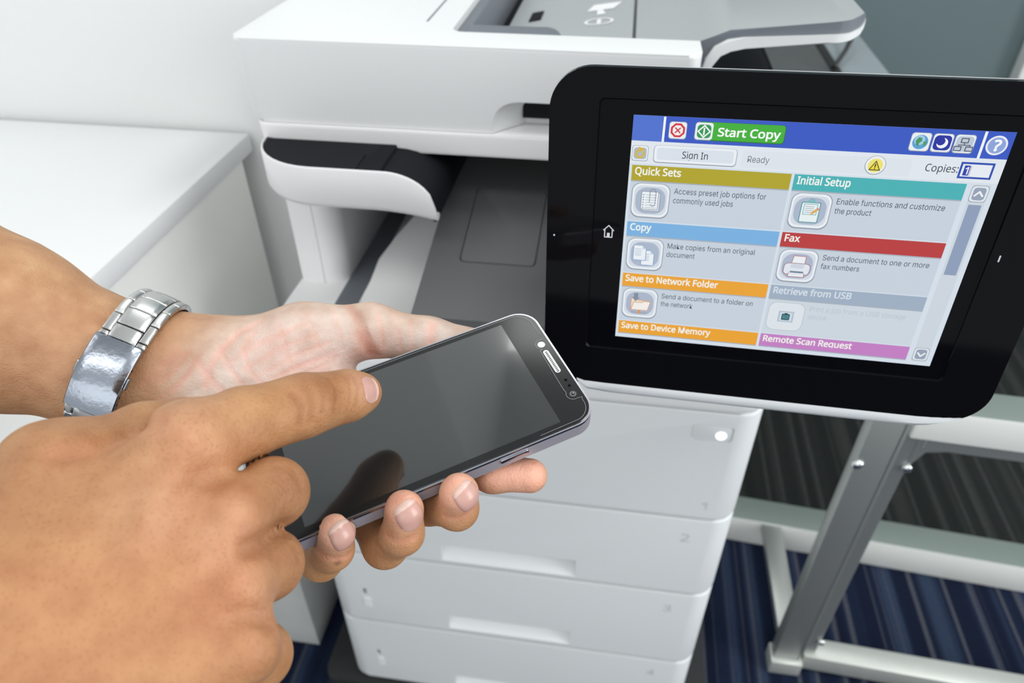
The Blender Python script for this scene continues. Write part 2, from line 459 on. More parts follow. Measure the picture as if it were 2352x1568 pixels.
# scanner: glass base band and lid
def taper(o, z0, z1, k):
    for v_ in o.data.vertices: v_.co.x += k * (z1 - v_.co.z) / (z1 - z0) if v_.co.x < -.2 else 0
sb = prism('scanner_base', front_round(-.3105, .075, .5535, .99, .016), XY, .8495, .8678, M_bright, PR, bev=.0022)
taper(sb, .85, .935, .007)
lid = prism('scanner_lid', front_round(-.311, .0575, .5565, .99, .010), XY, .8685, .9355, M_white, PR, bev=.0028)
taper(lid, .85, .935, .007)
# finger scoop under the front of the lid
sc_ = [(-.106, .865)]
for i in range(9):
    t = math.radians(180 - 90 * i / 8); sc_.append((-.084 + .022 * math.cos(t), .874 + .0225 * math.sin(t)))
sc_ += [(.045, .8965), (.045, .865)]
b = bmesh.new()
A = [b.verts.new((p[0], .550, p[1])) for p in sc_]
B = [b.verts.new((p[0] + (.030 if p[0] < 0 else 0), .583, min(p[1], .889))) for p in sc_]
b.faces.new(A); b.faces.new(B[::-1])
for i in range(len(A)): b.faces.new((A[i], B[i], B[(i + 1) % len(A)], A[(i + 1) % len(A)]))
cut(lid, [b])
box('scoop_gap', -.078, .045, .578, .5845, .8745, .889, M_darker, PR)
# recess in the lid for the document feeder
rec = [(.0700, .95), (-.139, .95)]
for i in range(6):
    t = math.radians(180 + 90 * i / 5); rec.append((-.129 + .010 * math.cos(t), .606 + .010 * math.sin(t)))
rec += [(.0700, .595)]
cut(lid, [prism_bm(rec, XY, .885, .95)])
lidline = box('lid_seam', -.1655, -.1640, .622, .98, .9352, .9359, M_adfd, lid)
# grey document feeder inside the recess and the raised input tray on the right
fw = prism('feeder_wall', [(-.1385, .607), (-.1295, .607), (-.1295, .95), (-.1385, .95)], XY, .885, .930, M_adfd, PR, bev=.001)
box('feeder_shadow_gap', -.1295, -.110, .607, .95, .8845, .8865, M_darker, PR)
prism('feeder_plate', [(-.118, .895), (-.05, .9095), (.006, .9165), (.006, .906), (-.05, .902), (-.118, .892)], XZ, .5985, .95, M_adf, PR, bev=.0006)
gd = [(-.129, .893), (-.052, .905)]
gd += [(-.064 + .012 * math.cos(math.radians(a)), .9215 + .010 * math.sin(math.radians(a))) for a in (0, 22, 45, 67, 90)]
gd += [(-.129, .9315)]
prism('paper_guide', gd, XZ, .6005, .633, M_adfd, PR, bev=.0008)
def plate_z(x): return float(np.interp(x, [-.118, -.05, .006], [.895, .9095, .9165]))
for (x0, x1, y0, y1) in ((-.098, -.086, .768, .80), (-.099, -.089, .702, .712)):
    b = box_bm(x0, x1, y0, y1, .0, .0012)
    for v_ in b.verts: v_.co.z += plate_z(v_.co.x) + .0002
    link('guide_slot', bm_mesh(b, 'guide_slot'), M_darker, PR)
def flat_icon(polys, name, parent):
    b = bmesh.new()
    for pts in polys:
        b.faces.new([b.verts.new((x, y, .9165 + (x - .006) / .056 * .007 + .0005)) for x, y in pts])
    me = bpy.data.meshes.new(name); b.to_mesh(me); b.free(); return link(name, me, M_print, parent, 0)
flat_icon([[(-.040, .768), (-.014, .772), (-.006, .796), (-.034, .792)], [(-.029, .752), (-.021, .754), (-.024, .770), (-.030, .769)]], 'feeder_symbol', PR)
def ring2(cx, cy, r, w, n=20):
    return [[(cx + r * math.cos(a), cy + .85 * r * math.sin(a)), (cx + r * math.cos(a2), cy + .85 * r * math.sin(a2)), (cx + (r - w) * math.cos(a2), cy + .85 * (r - w) * math.sin(a2)), (cx + (r - w) * math.cos(a), cy + .85 * (r - w) * math.sin(a))] for a, a2 in [(2 * math.pi * i / n, 2 * math.pi * (i + 1) / n) for i in range(n)]]
flat_icon(ring2(-.026, .728, .014, .003) + [[(-.028, .720), (-.024, .720), (-.024, .736), (-.028, .736)]], 'feeder_symbol', PR)
tray_o = [(.0090, .9170), (.040, .926), (.060, .931), (.080, .9398), (.120, .944), (.170, .9496), (.180, .9525), (.1845, .9475), (.180, .9420), (.170, .9395), (.092, .9345), (.078, .932), (.070, .926), (.064, .912), (.009, .907)]
dt = prism('document_tray', tray_o, XZ, .612, .95, [M_adf, M_adfd], PR, bev=.0008, smooth=40)
for pl_ in dt.data.polygons:
    if pl_.normal.y < -.5: pl_.material_index = 1
lip_o = [(.0625, .905), (.0650, .918), (.0705, .9275), (.080, .9330), (.092, .9350), (.170, .9400), (.179, .9425), (.1842, .9465), (.1850, .9420), (.180, .9372), (.171, .9345), (.094, .9270), (.083, .9255), (.0755, .9215), (.0705, .914), (.0685, .905)]
def corner(r, x1, y0):
    out = [(x1 + .02, y0 - .02), (x1 + .02, y0 + r)]
    for i in range(9):
        t = math.radians(-90 * i / 8); out.append((x1 - r + r * math.cos(t), y0 + r + r * math.sin(t)))
    out.append((x1 - r, y0 - .02)); return prism_bm(out, XY, .90, .99)
cut(dt, [corner(.028, .1850, .612)])
for pl_ in dt.data.polygons:
    if abs(pl_.normal.z) < .5 and pl_.center.x > .05: pl_.material_index = 1
tr_ = prism('tray_rim', lip_o, XZ, .609, .952, M_white, PR, bev=.0012, smooth=40)
cut(tr_, [corner(.030, .1856, .609)])

# ================================================================ touch panel of the printer
PO = Vector((0.00698, 0.33256, 0.97411)); PX = Vector((0.99888, -0.04316, 0.01935)); PY = Vector((-0.01530, 0.09225, 0.99562)); PZ = Vector((-0.04476, -0.99480, 0.09149))
def PM(x, y, w): return PO + PX * (x * .001) - PY * (y * .001) + PZ * (w * .001)
PRo = (-39.5, -21.0, 197.0, 155.0)
# light grey shell behind, with a lip that swells out under the bezel
panel = prism('control_panel', rrect(-30, -10, 188, 152, 16, 10), PM, -20, -2.0, M_light, PR, bev=1.0 * .001)
b = bmesh.new(); rings = []
sec = []
lipsec = [(150, -16), (152, -1.5), (154.9, .6), (158.5, .9), (161.2, -1.0), (162.6, -5), (162.8, -12), (160, -19)]
xs = [-20, -14] + list(np.linspace(0, 150, 12)) + [165, 172, 178, 183, 187]
for i, x in enumerate(xs):
    k = 1.0
    if x > 160: k = max(.05, 1 - ((x - 160) / 27.5) ** 2.2)
    if x < -10: k = max(.05, 1 - ((-10 - x) / 11) ** 2)
    rings.append([b.verts.new(PM(x, 152 + (yy - 152) * k if yy > 152 else yy, ww)) for yy, ww in lipsec])
for a, c_ in zip(rings, rings[1:]):
    for q in range(len(lipsec)): b.faces.new((a[q], a[(q + 1) % len(lipsec)], c_[(q + 1) % len(lipsec)], c_[q]))
b.faces.new(rings[0]); b.faces.new(rings[-1][::-1])
link('panel_lip', bm_mesh(b, 'panel_lip'), M_light, panel, 40)
box('panel_arm', .03, .12, .352, .53, .80, .93, M_darker, panel, bev=.004)
prism('panel_edge', rrect(PRo[0] - .2, PRo[1] - .2, PRo[2] + .2, PRo[3] + .2, 20, 12), PM, -4.6, -4.0, M_light, panel, bev=.0002)
# glossy bezel with a sunken window
bez = prism('bezel', rrect(*PRo, 20, 12), PM, -4, 0, M_gloss, panel, bev=.0009)
win = rrect(-16.4, -7.6, 171.0, 130.6, 2.5, 4)
b = bmesh.new()
A = [b.verts.new(PM(p[0], p[1], .5)) for p in win]
cxm = 77.3; cym = 61.5
B = [b.verts.new(PM(cxm + (p[0] - cxm) * .990, cym + (p[1] - cym) * .986, -1.3)) for p in win]
b.faces.new(A); b.faces.new(B[::-1])
for i in range(len(A)): b.faces.new((A[i], B[i], B[(i + 1) % len(A)], A[(i + 1) % len(A)]))
cut(bez, [b])
disp = prism('display_glass', rrect(-15.6, -6.7, 170.2, 129.8, 2.4, 4), PM, -1.29, -1.0, M_glass, panel, smooth=0)

strip_o = [(129.9, -.95), (130.5, -.15), (130.8, -.15), (130.8, -.95)]  # added metal strip standing in for the highlight on the bezel's lower chamfer
link('window_glint', bm_mesh(prism_bm(strip_o, lambda a, b_, d: PM(d, a, b_), -15.2, 169.9), 'window_glint'), mat('glint_strip_metal', (.42, .42, .44), .18, 1.0), panel, 20)
W0 = -.95
def poly(name, polys, parent, w=0.0):
    """polys: list of (outline in panel mm, rgb). One flat printed graphic, each colour its own material"""
    b = bmesh.new(); mats = []
    for n_, (pts, rgb) in enumerate(polys):
        m = lit(rgb)
        if m not in mats: mats.append(m)
        f = b.faces.new([b.verts.new(PM(p[0], p[1], W0 + w + n_ * .03)) for p in pts]); f.material_index = mats.index(m)
        f.normal_update()
        if f.normal.dot(PZ) < 0: f.normal_flip()
    me = bpy.data.meshes.new(name); b.to_mesh(me); b.free()
    return link(name, me, mats, parent, 0)

def label_text(name, s, x, y, size, rgb, parent, bold=0.0, width=None, w=.35):
    v, f, wd = text_flat(s, bold)
    kx = (width / wd) if width else size
    me = bpy.data.meshes.new(name)
    me.from_pydata([PM(x + p[0] * kx, y - p[1] * size, W0 + w) for p in v], [], f)
    return link(name, me, lit(rgb), parent, 0)

def bar(x0, y0, x1, y1): return [(x0, y0), (x1, y0), (x1, y1), (x0, y1)]
def ring(cx, cy, r, w, n=28, a0=0, a1=360, ry=1.0):
    out = []
    for i in range(n):
        a, c_ = [math.radians(a0 + (a1 - a0) * (i + k) / n) for k in (0, 1)]
        out.append([(cx + q * math.cos(t), cy + q * ry * math.sin(t)) for q, t in ((r, a), (r, c_), (r - w, c_), (r - w, a))])
    return out
def stroke(pts, w):
    out = []
    for (x0, y0), (x1, y1) in zip(pts, pts[1:]):
        L = math.hypot(x1 - x0, y1 - y0); nx, ny = -(y1 - y0) / L * w / 2, (x1 - x0) / L * w / 2
        ex, ey = (x1 - x0) / L * w * .3, (y1 - y0) / L * w * .3
        out.append([(x0 - ex + nx, y0 - ey + ny), (x1 + ex + nx, y1 + ey + ny), (x1 + ex - nx, y1 + ey - ny), (x0 - ex - nx, y0 - ey - ny)])
    return out
BG = (214, 225, 236); TILE = (200, 211, 223); BLUE = (50, 86, 196); INK = (62, 70, 82); WHITE = (240, 246, 250)
poly('screen', [(bar(0, 0, 162.6, 121.9), BG)], panel)
poly('title_bar', [(bar(0, 0, 162.6, 12.0), BLUE), (bar(0, 0, 13.6, 12.0), (76, 112, 208)), (bar(13.9, .2, 15.0, 12.0), WHITE), (bar(150.3, .2, 151.4, 12.0), WHITE)], panel, .05)
poly('status_bar', [(bar(0, 12.0, 162.6, 23.0), (226, 233, 240))], panel, .05)

def badge(name, cx, cy, s, polys, ring_c=(236, 241, 246)):
    base = [(rrect(cx - s, cy - s, cx + s, cy + s, s * .32, 4), (150, 162, 180)), (rrect(cx - s + .25, cy - s + .2, cx + s - .25, cy + s - .35, s * .3, 4), ring_c)]
    return poly(name, base + polys, panel, .1)
octa = lambda cx, cy, r: [(cx + r * math.cos(math.radians(22.5 + 45 * i)), cy + r * math.sin(math.radians(22.5 + 45 * i))) for i in range(8)]
badge('stop_icon', 20.8, 6.3, 4.1, [(octa(20.8, 6.2, 3.5), (214, 50, 56)), (octa(20.8, 6.2, 2.5), (246, 238, 240))] + [(s_, (200, 50, 60)) for s_ in stroke([(19.7, 5.1), (21.9, 7.3)], .6) + stroke([(21.9, 5.1), (19.7, 7.3)], .6)])
poly('start_copy_button', [(rrect(29.5, 1.7, 68.6, 10.4, 1.6, 4), (40, 110, 40)), (rrect(29.8, 1.8, 68.3, 10.0, 1.4, 4), (62, 176, 52))], panel, .08)
badge('start_icon', 32.7, 6.1, 4.2, [(rrect(29.6, 3.0, 35.8, 9.2, 1.6, 4), (44, 150, 84))] + [(s_, (245, 250, 246)) for s_ in stroke([(32.7, 3.4), (35.4, 6.1), (32.7, 8.8), (30.0, 6.1), (32.7, 3.4)], .6)] + [(bar(32.35, 4.4, 33.05, 7.8), (245, 250, 246))])
label_text('start_copy_text', 'Start Copy', 38.9, 7.9, 5.2, (248, 252, 250), panel, .022, 27.8)
badge('globe_icon', 125.6, 6.1, 4.2, [(circle(125.6, 6.1, 3.2), (90, 160, 214)), (circle(125.2, 5.3, 2.2, 16), (160, 205, 232)), ([(123.6, 5.6), (124.6, 4.0), (126.0, 4.2), (126.2, 5.6), (125.2, 6.6), (125.4, 8.0), (124.2, 7.4)], (70, 150, 90)), ([(126.8, 5.8), (128.2, 5.4), (128.2, 7.2), (127.2, 8.0)], (80, 156, 100))])
mo = [(134.6 + 2.3 * math.cos(math.radians(a)), 6.1 + 2.3 * math.sin(math.radians(a))) for a in range(-80, 171, 12)] + [(133.9 + 1.75 * math.cos(math.radians(a)), 5.4 + 1.75 * math.sin(math.radians(a))) for a in range(150, -61, -12)]
badge('sleep_icon', 134.6, 6.1, 4.2, [(rrect(131.1, 2.7, 138.1, 9.3, 1.8, 4), (30, 44, 160)), (mo, (244, 246, 250))])
nb = [bar(142.0, 3.6, 144.8, 5.4), bar(139.8, 7.2, 142.6, 9.0), bar(144.4, 7.2, 147.2, 9.0)]
badge('network_icon', 143.5, 6.1, 4.2, [(rrect(140.0, 2.7, 147.0, 9.4, 1.6, 4), (190, 202, 216))] + [(q, (84, 92, 108)) for n_ in nb for q in stroke(n_ + n_[:1], .45)] + [(q, (84, 92, 108)) for q in stroke([(143.4, 5.5), (143.4, 6.4)], .4) + stroke([(141.2, 7.1), (141.2, 6.4), (145.8, 6.4), (145.8, 7.1)], .4)])
poly('help_icon', [(circle(156.5, 6.0, 4.3, 32), (232, 238, 246)), (circle(156.5, 6.0, 3.5, 32), (140, 164, 220))], panel, .1)
label_text('help_text', '?', 155.0, 8.2, 6.4, (248, 250, 252), panel, .03, 3.1)

badge('refresh_icon', 4.5, 18.0, 3.8, [(rrect(1.5, 15.2, 7.5, 20.8, 1.2, 4), (176, 186, 196))] + [(q, (214, 182, 44)) for q in ring(4.5, 18.0, 2.3, .9, 20, -40, 250)] + [([(3.6, 14.6), (6.6, 15.6), (4.2, 17.2)], (214, 182, 44))])
poly('sign_in_button', [(rrect(10.8, 13.6, 49.2, 22.2, 1.8, 4), (150, 160, 174)), (rrect(11.1, 13.7, 48.9, 21.7, 1.6, 4), (236, 241, 246)), (rrect(12.4, 14.8, 47.6, 20.6, 1.2, 4), (218, 226, 236))], panel, .1)
label_text('sign_in_text', 'Sign In', 24.2, 19.3, 4.6, (40, 46, 56), panel, .004, 11.8)
poly('ready_field', [(bar(51.4, 14.0, 125.0, 22.0), (222, 230, 237))], panel, .07)
label_text('ready_text', 'Ready', 54.1, 19.4, 4.2, (104, 112, 124), panel, 0, 9.7)
tri = lambda cx, cy, r: soften([(cx - r, cy + r * .78), (cx, cy - r * 1.0), (cx + r, cy + r * .78)][::-1] + [], 0.1) if 0 else [(cx - r, cy + r * .8), (cx, cy - r), (cx + r, cy + r * .8)]
poly('warning_icon', [(circle(109.9, 17.6, 4.5, 24), (150, 160, 172)), (circle(109.9, 17.5, 4.2, 24), (236, 240, 240)), (circle(109.9, 17.7, 3.2, 20), (240, 228, 110))] + [(tri(109.9, 17.9, 2.6), (70, 66, 30)), (tri(109.9, 18.0, 1.9), (240, 220, 60)), (bar(109.65, 16.9, 110.15, 18.6), (50, 48, 26)), (bar(109.65, 18.85, 110.15, 19.3), (50, 48, 26))], panel, .1)
label_text('copies_text', 'Copies:', 130.9, 18.9, 4.7, (66, 72, 84), panel, .004, 13.6)
poly('copies_field', [(bar(145.0, 13.9, 158.8, 21.4), (38, 74, 176)), (bar(145.9, 14.8, 157.9, 20.5), (232, 238, 244)), (bar(146.8, 15.4, 149.2, 20.0), (40, 60, 176)), (bar(149.5, 15.6, 149.65, 20.0), (60, 60, 60))], panel, .1)
label_text('copies_number', '1', 147.3, 19.4, 4.6, (240, 244, 250), panel, .01)

def tile_icon(cx, cy, polys, pale=False):
    if pale:
        base = [(rrect(cx - 9.0, cy - 8.2, cx + 9.0, cy + 8.6, 4, 5), (184, 194, 204)), (rrect(cx - 8.7, cy - 7.9, cx + 8.7, cy + 8.3, 3.8, 5), (222, 230, 236))]
    else:
        base = [(rrect(cx - 9.3, cy - 9.0, cx + 9.3, cy + 9.2, 4.2, 5), (146, 156, 170)), (rrect(cx - 8.9, cy - 8.7, cx + 8.9, cy + 8.5, 4.0, 5), (236, 241, 246)), (rrect(cx - 8.0, cy - 7.6, cx + 8.0, cy + 7.4, 3.4, 5), (212, 220, 230)), (rrect(cx - 7.2, cy - 6.8, cx + 7.2, cy + 6.8, 5.2, 6), (172, 184, 204))]
    return poly('tile_icon', base + polys, panel, .12)
PAPER = (236, 242, 246); LINE = (150, 162, 176)
def sheet(x0, y0, x1, y1, c=LINE, fold=0, edge=None):
    o_ = [(x0, y0), (x1 - fold, y0), (x1, y0 + fold), (x1, y1), (x0, y1)] if fold else bar(x0, y0, x1, y1)
    out = [(o_, PAPER)]
    if edge: out += [(q, edge) for q in stroke(o_ + o_[:1], .35)]
    return out
def ic_quick(cx, cy):
    P = sheet(cx - 3.6, cy - 4.2, cx + 4.6, cy + 5.2, edge=(140, 150, 164)) + sheet(cx - 4.4, cy - 4.8, cx + 3.8, cy + 4.4, edge=(140, 150, 164))
    for k in range(6):
        y = cy - 3.4 + k * 1.3
        P += [(bar(cx - 3.7, y, cx - 3.1, y + .5), (120, 130, 146)), (bar(cx - 2.4, y + .1, cx + 3.0, y + .35), (160, 170, 184))]
    P += [(q, (130, 140, 156)) for q in ring(cx + 1.0, cy - 5.0, 1.5, .35, 12, 180, 360) + stroke([(cx - .4, cy - 5), (cx - .4, cy + .4)], .35) + stroke([(cx + 2.4, cy - 5), (cx + 2.4, cy + 1.2)], .35) + ring(cx + 1.3, cy + 1.2, 1.2, .35, 10, 0, 180)]
    return P
def ic_setup(cx, cy):
    P = [(rrect(cx - 4.4, cy - 4.6, cx + 4.4, cy + 5.8, .6, 3), (70, 150, 156)), (rrect(cx - 4.0, cy - 4.2, cx + 4.0, cy + 5.4, .5, 3), (232, 242, 242))]
    P += sheet(cx - 3.0, cy - 3.6, cx + 3.0, cy + 1.6, edge=(130, 180, 184))
    P += [(bar(cx - 2.4, cy - 2.6 + k * 1.0, cx + 1.6, cy - 2.3 + k * 1.0), (150, 170, 180)) for k in range(4)]
    P += [([(cx - 2.4, cy - 4.6), (cx - 1.3, cy - 5.6), (cx + 1.3, cy - 5.6), (cx + 2.4, cy - 4.6)], (120, 186, 188))] + [(q, (90, 160, 166)) for q in ring(cx, cy - 5.7, 1.0, .3, 12, 180, 360)]
    P += [([(cx + .3, cy + 1.4), (cx + .7, cy + .2), (cx + 2.6, cy - 1.8), (cx + 3.5, cy - 1.0), (cx + 1.5, cy + 1.0)], (226, 170, 76)), ([(cx + 2.6, cy - 1.8), (cx + 3.1, cy - 2.3), (cx + 4.0, cy - 1.5), (cx + 3.5, cy - 1.0)], (220, 130, 130))]
    return P
def ic_copy(cx, cy):
    P = []
    for dx, dy in ((1.6, 1.6), (-2.6, -1.2)):
        P += sheet(cx - 3.2 + dx, cy - 4.0 + dy, cx + 3.2 + dx, cy + 4.4 + dy, fold=2.0, edge=(124, 160, 204))
        P += [([(cx + 1.2 + dx, cy - 4.0 + dy), (cx + 3.2 + dx, cy - 2.0 + dy), (cx + 1.2 + dx, cy - 2.0 + dy)], (196, 212, 230))]
        P += [(bar(cx - 2.4 + dx, cy - 2.0 + dy + k * 1.1, cx + .8 + dx, cy - 1.7 + dy + k * 1.1), (156, 176, 204)) for k in range(4)]
    return P
def ic_fax(cx, cy):
    P = [([(cx - 3.0, cy - 1.0), (cx - 2.4, cy - 5.6), (cx + 3.4, cy - 5.6), (cx + 3.4, cy - 1.0)], PAPER)] + [(q, (190, 110, 116)) for q in stroke([(cx - 3.0, cy - 1.0), (cx - 2.4, cy - 5.6), (cx + 3.4, cy - 5.6), (cx + 3.4, cy - 1.0)], .35)]
    o_ = rrect(cx - 6.2, cy - 1.8, cx + 6.2, cy + 4.6, 2.0, 4)
    P += [(o_, (226, 232, 240))] + [(q, (150, 110, 122)) for q in stroke(o_ + o_[:1], .35)]
    P += [(rrect(cx - 3.2, cy - 1.4, cx + 3.2, cy + .8, .8, 3), (206, 214, 226)), (bar(cx - 3.0, cy + 2.4, cx + 3.4, cy + 3.3), (110, 124, 146)), (bar(cx - 3.6, cy + 4.2, cx + 3.8, cy + 5.4), PAPER)] + [(q, (180, 110, 118)) for q in stroke([(cx - 3.6, cy + 3.4), (cx - 3.8, cy + 5.5), (cx + 4.0, cy + 5.5), (cx + 3.8, cy + 3.4)], .35)]
    return P
def ic_folder(cx, cy):
    bk = [(cx - 4.6, cy + 3.6), (cx - 4.6, cy - 3.0), (cx - 1.6, cy - 3.0), (cx - .6, cy - 2.0), (cx + 4.6, cy - 2.0), (cx + 4.6, cy + 3.6)]
    fr = [(cx - 4.4, cy + 3.8), (cx - 3.2, cy - .8), (cx + 1.0, cy - .8), (cx + 1.8, cy - 1.6), (cx + 5.6, cy - 1.6), (cx + 4.4, cy + 3.8)]
    P = [(bk, (240, 224, 206))] + [(q, (214, 150, 100)) for q in stroke(bk + bk[:1], .3)] + [(fr, (244, 240, 236))] + [(q, (214, 150, 100)) for q in stroke(fr + fr[:1], .35)]
    P += [([(cx - 3.4, cy - 6.4), (cx - 1.2, cy - 6.4), (cx - 1.2, cy - 3.8), (cx - .2, cy - 3.8), (cx - 2.3, cy - 1.4), (cx - 4.4, cy - 3.8), (cx - 3.4, cy - 3.8)], (130, 142, 160))]
    P += [(bar(cx - .3, cy + 3.9, cx + .5, cy + 5.0), (226, 150, 60)), (bar(cx - 4.4, cy + 5.0, cx + 4.6, cy + 5.5), (150, 160, 178)), (bar(cx - .8, cy + 4.8, cx + 1.0, cy + 5.7), (226, 150, 60))]
    return P
def ic_usb(cx, cy):
    return [(bar(cx - 3.6, cy - 3.0, cx + 4.0, cy + 3.4), (176, 190, 204)), (bar(cx - 2.9, cy - 2.4, cx + 3.3, cy + 2.8), (206, 220, 230)), (rrect(cx - 1.9, cy - 1.5, cx + 2.1, cy + 2.2, .5, 3), (24, 60, 70)), (rrect(cx - 1.4, cy - .9, cx + 1.6, cy + 1.7, .3, 3), (84, 150, 160)), (bar(cx - .7, cy - 2.0, cx + .9, cy - 1.2), (30, 64, 74))] + [(bar(cx - 1.1, cy - .6 + k * .6, cx + 1.3, cy - .35 + k * .6), (40, 90, 100)) for k in range(4)]
TX = [(1.3, 75.0), (76.3, 150.2)]
rows_y = [23.8, 53.0, 82.1, 111.3]
tiles = [
 (0, 0, 'Quick Sets', 21.8, (178, 164, 34), (214, 206, 120), ['Access preset job options for', 'commonly used jobs'], (43.0, 28.4), ic_quick),
 (1, 0, 'Initial Setup', 23.6, (70, 178, 182), None, ['Enable functions and customize', 'the product'], (47.0, 16.3), ic_setup),
 (0, 1, 'Copy', 10.6, (122, 178, 226), None, ['Make copies from an original', 'document'], (43.0, 14.0), ic_copy),
 (1, 1, 'Fax', 7.2, (186, 56, 58), None, ['Send a document to one or more', 'fax numbers'], (48.6, 18.0), ic_fax),
 (0, 2, 'Save to Network Folder', 47.4, (236, 164, 46), None, ['Send a document to a folder on', 'the network'], (46.6, 16.6), ic_folder),
 (1, 2, 'Retrieve from USB', 37.6, (160, 176, 196), None, ['Print a job from a USB storage', 'device'], (46.0, 9.0), ic_usb),
 (0, 3, 'Save to Device Memory', 47.6, (236, 164, 46), None, [], (), None),
 (1, 3, 'Remote Scan Request', 44.6, (196, 128, 196), None, [], (), None)]
for cI, rI, title, tw, col, _, desc, dw, icf in tiles:
    x0, x1 = TX[cI]; y = rows_y[rI]
    yb = min(y + 28.6, 119.4)
    pale = title.startswith('Retrieve')
    tp = poly('menu_tile', [(bar(x0, y + 7.4, x1, yb), TILE if not pale else (206, 216, 225)), (bar(x0, y + 7.6, x1, y + 8.3), (166, 176, 188))], panel, .06)
    poly('tile_header', [(bar(x0, y, x1, y + 7.7), col)], panel, .1)
    label_text('tile_title', title, x0 + 1.6, y + 4.55, 5.0, (244, 246, 240) if not pale else (214, 224, 234), panel, .02, tw)
    if icf:
        cx = x0 + 10.2; cy = y + 17.7
        tile_icon(cx, cy, icf(cx, cy), pale)
    for k, (s, w_) in enumerate(zip(desc, dw)):
        label_text('tile_text', s, x0 + 21.2, y + 13.3 + 4.7 * k, 4.0, INK if not pale else (186, 197, 208), panel, 0, w_)
poly('scroll_bar', [(bar(152.6, 23.8, 160.2, 119.4), (206, 215, 224)), (bar(153.7, 33.4, 159.2, 69.2), (142, 158, 186))], panel, .08)
for cy, sg in ((28.2, -1), (115.2, 1)):
    poly('scroll_button', [(rrect(152.7, cy - 4.0, 160.1, cy + 4.0, 1.6, 4), (160, 170, 184)), (rrect(153.0, cy - 3.7, 159.8, cy + 3.6, 1.5, 4), (226, 233, 240)), (rrect(153.8, cy - 3.0, 159.0, cy + 2.9, 1.3, 4), (150, 162, 182))] + [(q, (238, 243, 248)) for q in stroke([(154.7, cy - sg * .9), (156.4, cy + sg * 1.1), (158.1, cy - sg * .9)], .8)], panel, .12)
# printed marks on the bezel and window
hs = [(-10.4, 58.9), (-7.8, 56.2), (-5.2, 58.9)]
hb = [(-9.7, 58.6), (-9.7, 62.6), (-5.9, 62.6), (-5.9, 58.6)]
poly('home_symbol', [(q, (214, 218, 220)) for q in stroke(hs, .5) + stroke(hb, .5)] + [(bar(-8.5, 60.2, -7.1, 62.5), (214, 218, 220))], panel, .02)
b = bmesh.new(); bmesh.ops.create_uvsphere(b, u_segments=10, v_segments=6, radius=.0005)
me = bm_mesh(b, 'status_light'); me.transform(Matrix.Translation(PM(-35.6, 63.2, .1))); link('status_light', me, emit('dim_white_led', (200, 210, 220), .9), panel)
prism('sensor_mark', rrect(174.2, 56.8, 174.9, 60.2, .3, 3), PM, -.05, .06, M_light, panel)

# ================================================================ the phone
HO = Vector((-0.13971, 0.21221, 0.88031)); HX = Vector((0.84082, 0.52954, 0.11227)); HY = Vector((-0.54112, 0.82770, 0.14865)); HZ = Vector((-0.01421, -0.18574, 0.98250))
def HM(u, v, w): return HO + HX * (u * .001) + HY * (v * .001) + HZ * (w * .001)
phone = thing('smartphone', tuple(HM(55, -31, -8.5)), 'black-faced smartphone with switched-off screen and silver frame held in the left hand', 'phone')
M_phone_side = mat('silver_lilac_frame', (.42, .40, .45), .42, .45)
M_chrome = mat('polished_frame_edge', (.46, .46, .50), .2, 1.0)
M_pglass = mat('phone_cover_glass', (.012, .013, .0135), .12, spec=.4)
M_pdisp = mat('phone_display_glass', (.010, .013, .014), .10, spec=1.0, coat=.8)
OUT = (-16.6, -66.6, 127.3, 4.3)
body = prism('phone_body', rrect(*OUT, 10.5, 10), HM, -8.3, -1.2, M_phone_side, phone, bev=.0016, seg=4)
rim_o = rrect(OUT[0] - .05, OUT[1] - .05, OUT[2] + .05, OUT[3] + .05, 10.5, 10)
rim = prism('frame_edge', rim_o, HM, -1.7, -.5, M_chrome, body, bev=.0005, seg=3)
front = prism('cover_glass', rrect(OUT[0] + .9, OUT[1] + .9, OUT[2] - .9, OUT[3] - .9, 9.7, 10), HM, -1.0, -.05, M_pglass, phone, bev=.00045, seg=3)
prism('phone_display', rrect(0, -62.3, 110.7, 0, .3, 3), HM, -.06, .0, M_pdisp, phone, smooth=0)
# edge of the screen protector
def prot(pts, w=.13):
    b = bmesh.new()
    for q in stroke(pts, w): b.faces.new([b.verts.new(HM(p[0], p[1], .16)) for p in q])
    me = bpy.data.meshes.new('protector_edge'); b.to_mesh(me); b.free(); return me
arc = lambda cx, cy, r, a0, a1, n=7: [(cx + r * math.cos(math.radians(a0 + (a1 - a0) * i / n)), cy + r * math.sin(math.radians(a0 + (a1 - a0) * i / n))) for i in range(n + 1)]
pl = [(-8, 1.9), (60, 2.2)] + arc(116, -6.0, 8.2, 90, 8) + [(124.6, -14.2)] 
pl2 = [(124.8, -16.8), (123.5, -17.0)] + arc(122.6, -19.8, 2.9, 80, 250, 8) + [(120.2, -23.0), (119.6, -47.6)] + arc(122.2, -51.4, 3.0, 140, 285, 8) + [(125.0, -54.6)] + arc(117, -57, 7.6, 8, -80, 6) + [(100, -64.8)]
M_edge = mat('protector_edge_glint', (.40, .42, .43), .35)
link('protector_edge', prot(pl), M_edge, front, 0)
link('protector_edge', prot(pl2, .13), M_edge, front, 0)
prism('camera_flash', circle(122.4, -19.7, 1.75, 20), HM, -.04, .05, mat('flash_lens', (.80, .79, .72), .15), phone)
prism('flash_core', circle(122.4, -19.6, 1.0, 16), HM, .04, .08, mat('flash_core', (.90, .86, .74), .2), phone)
er = prism('earpiece', rrect(121.0, -38.0, 123.6, -23.6, 1.25, 6), HM, -.04, .05, mat('silver_mesh', (.72, .72, .71), .3, .6), phone)
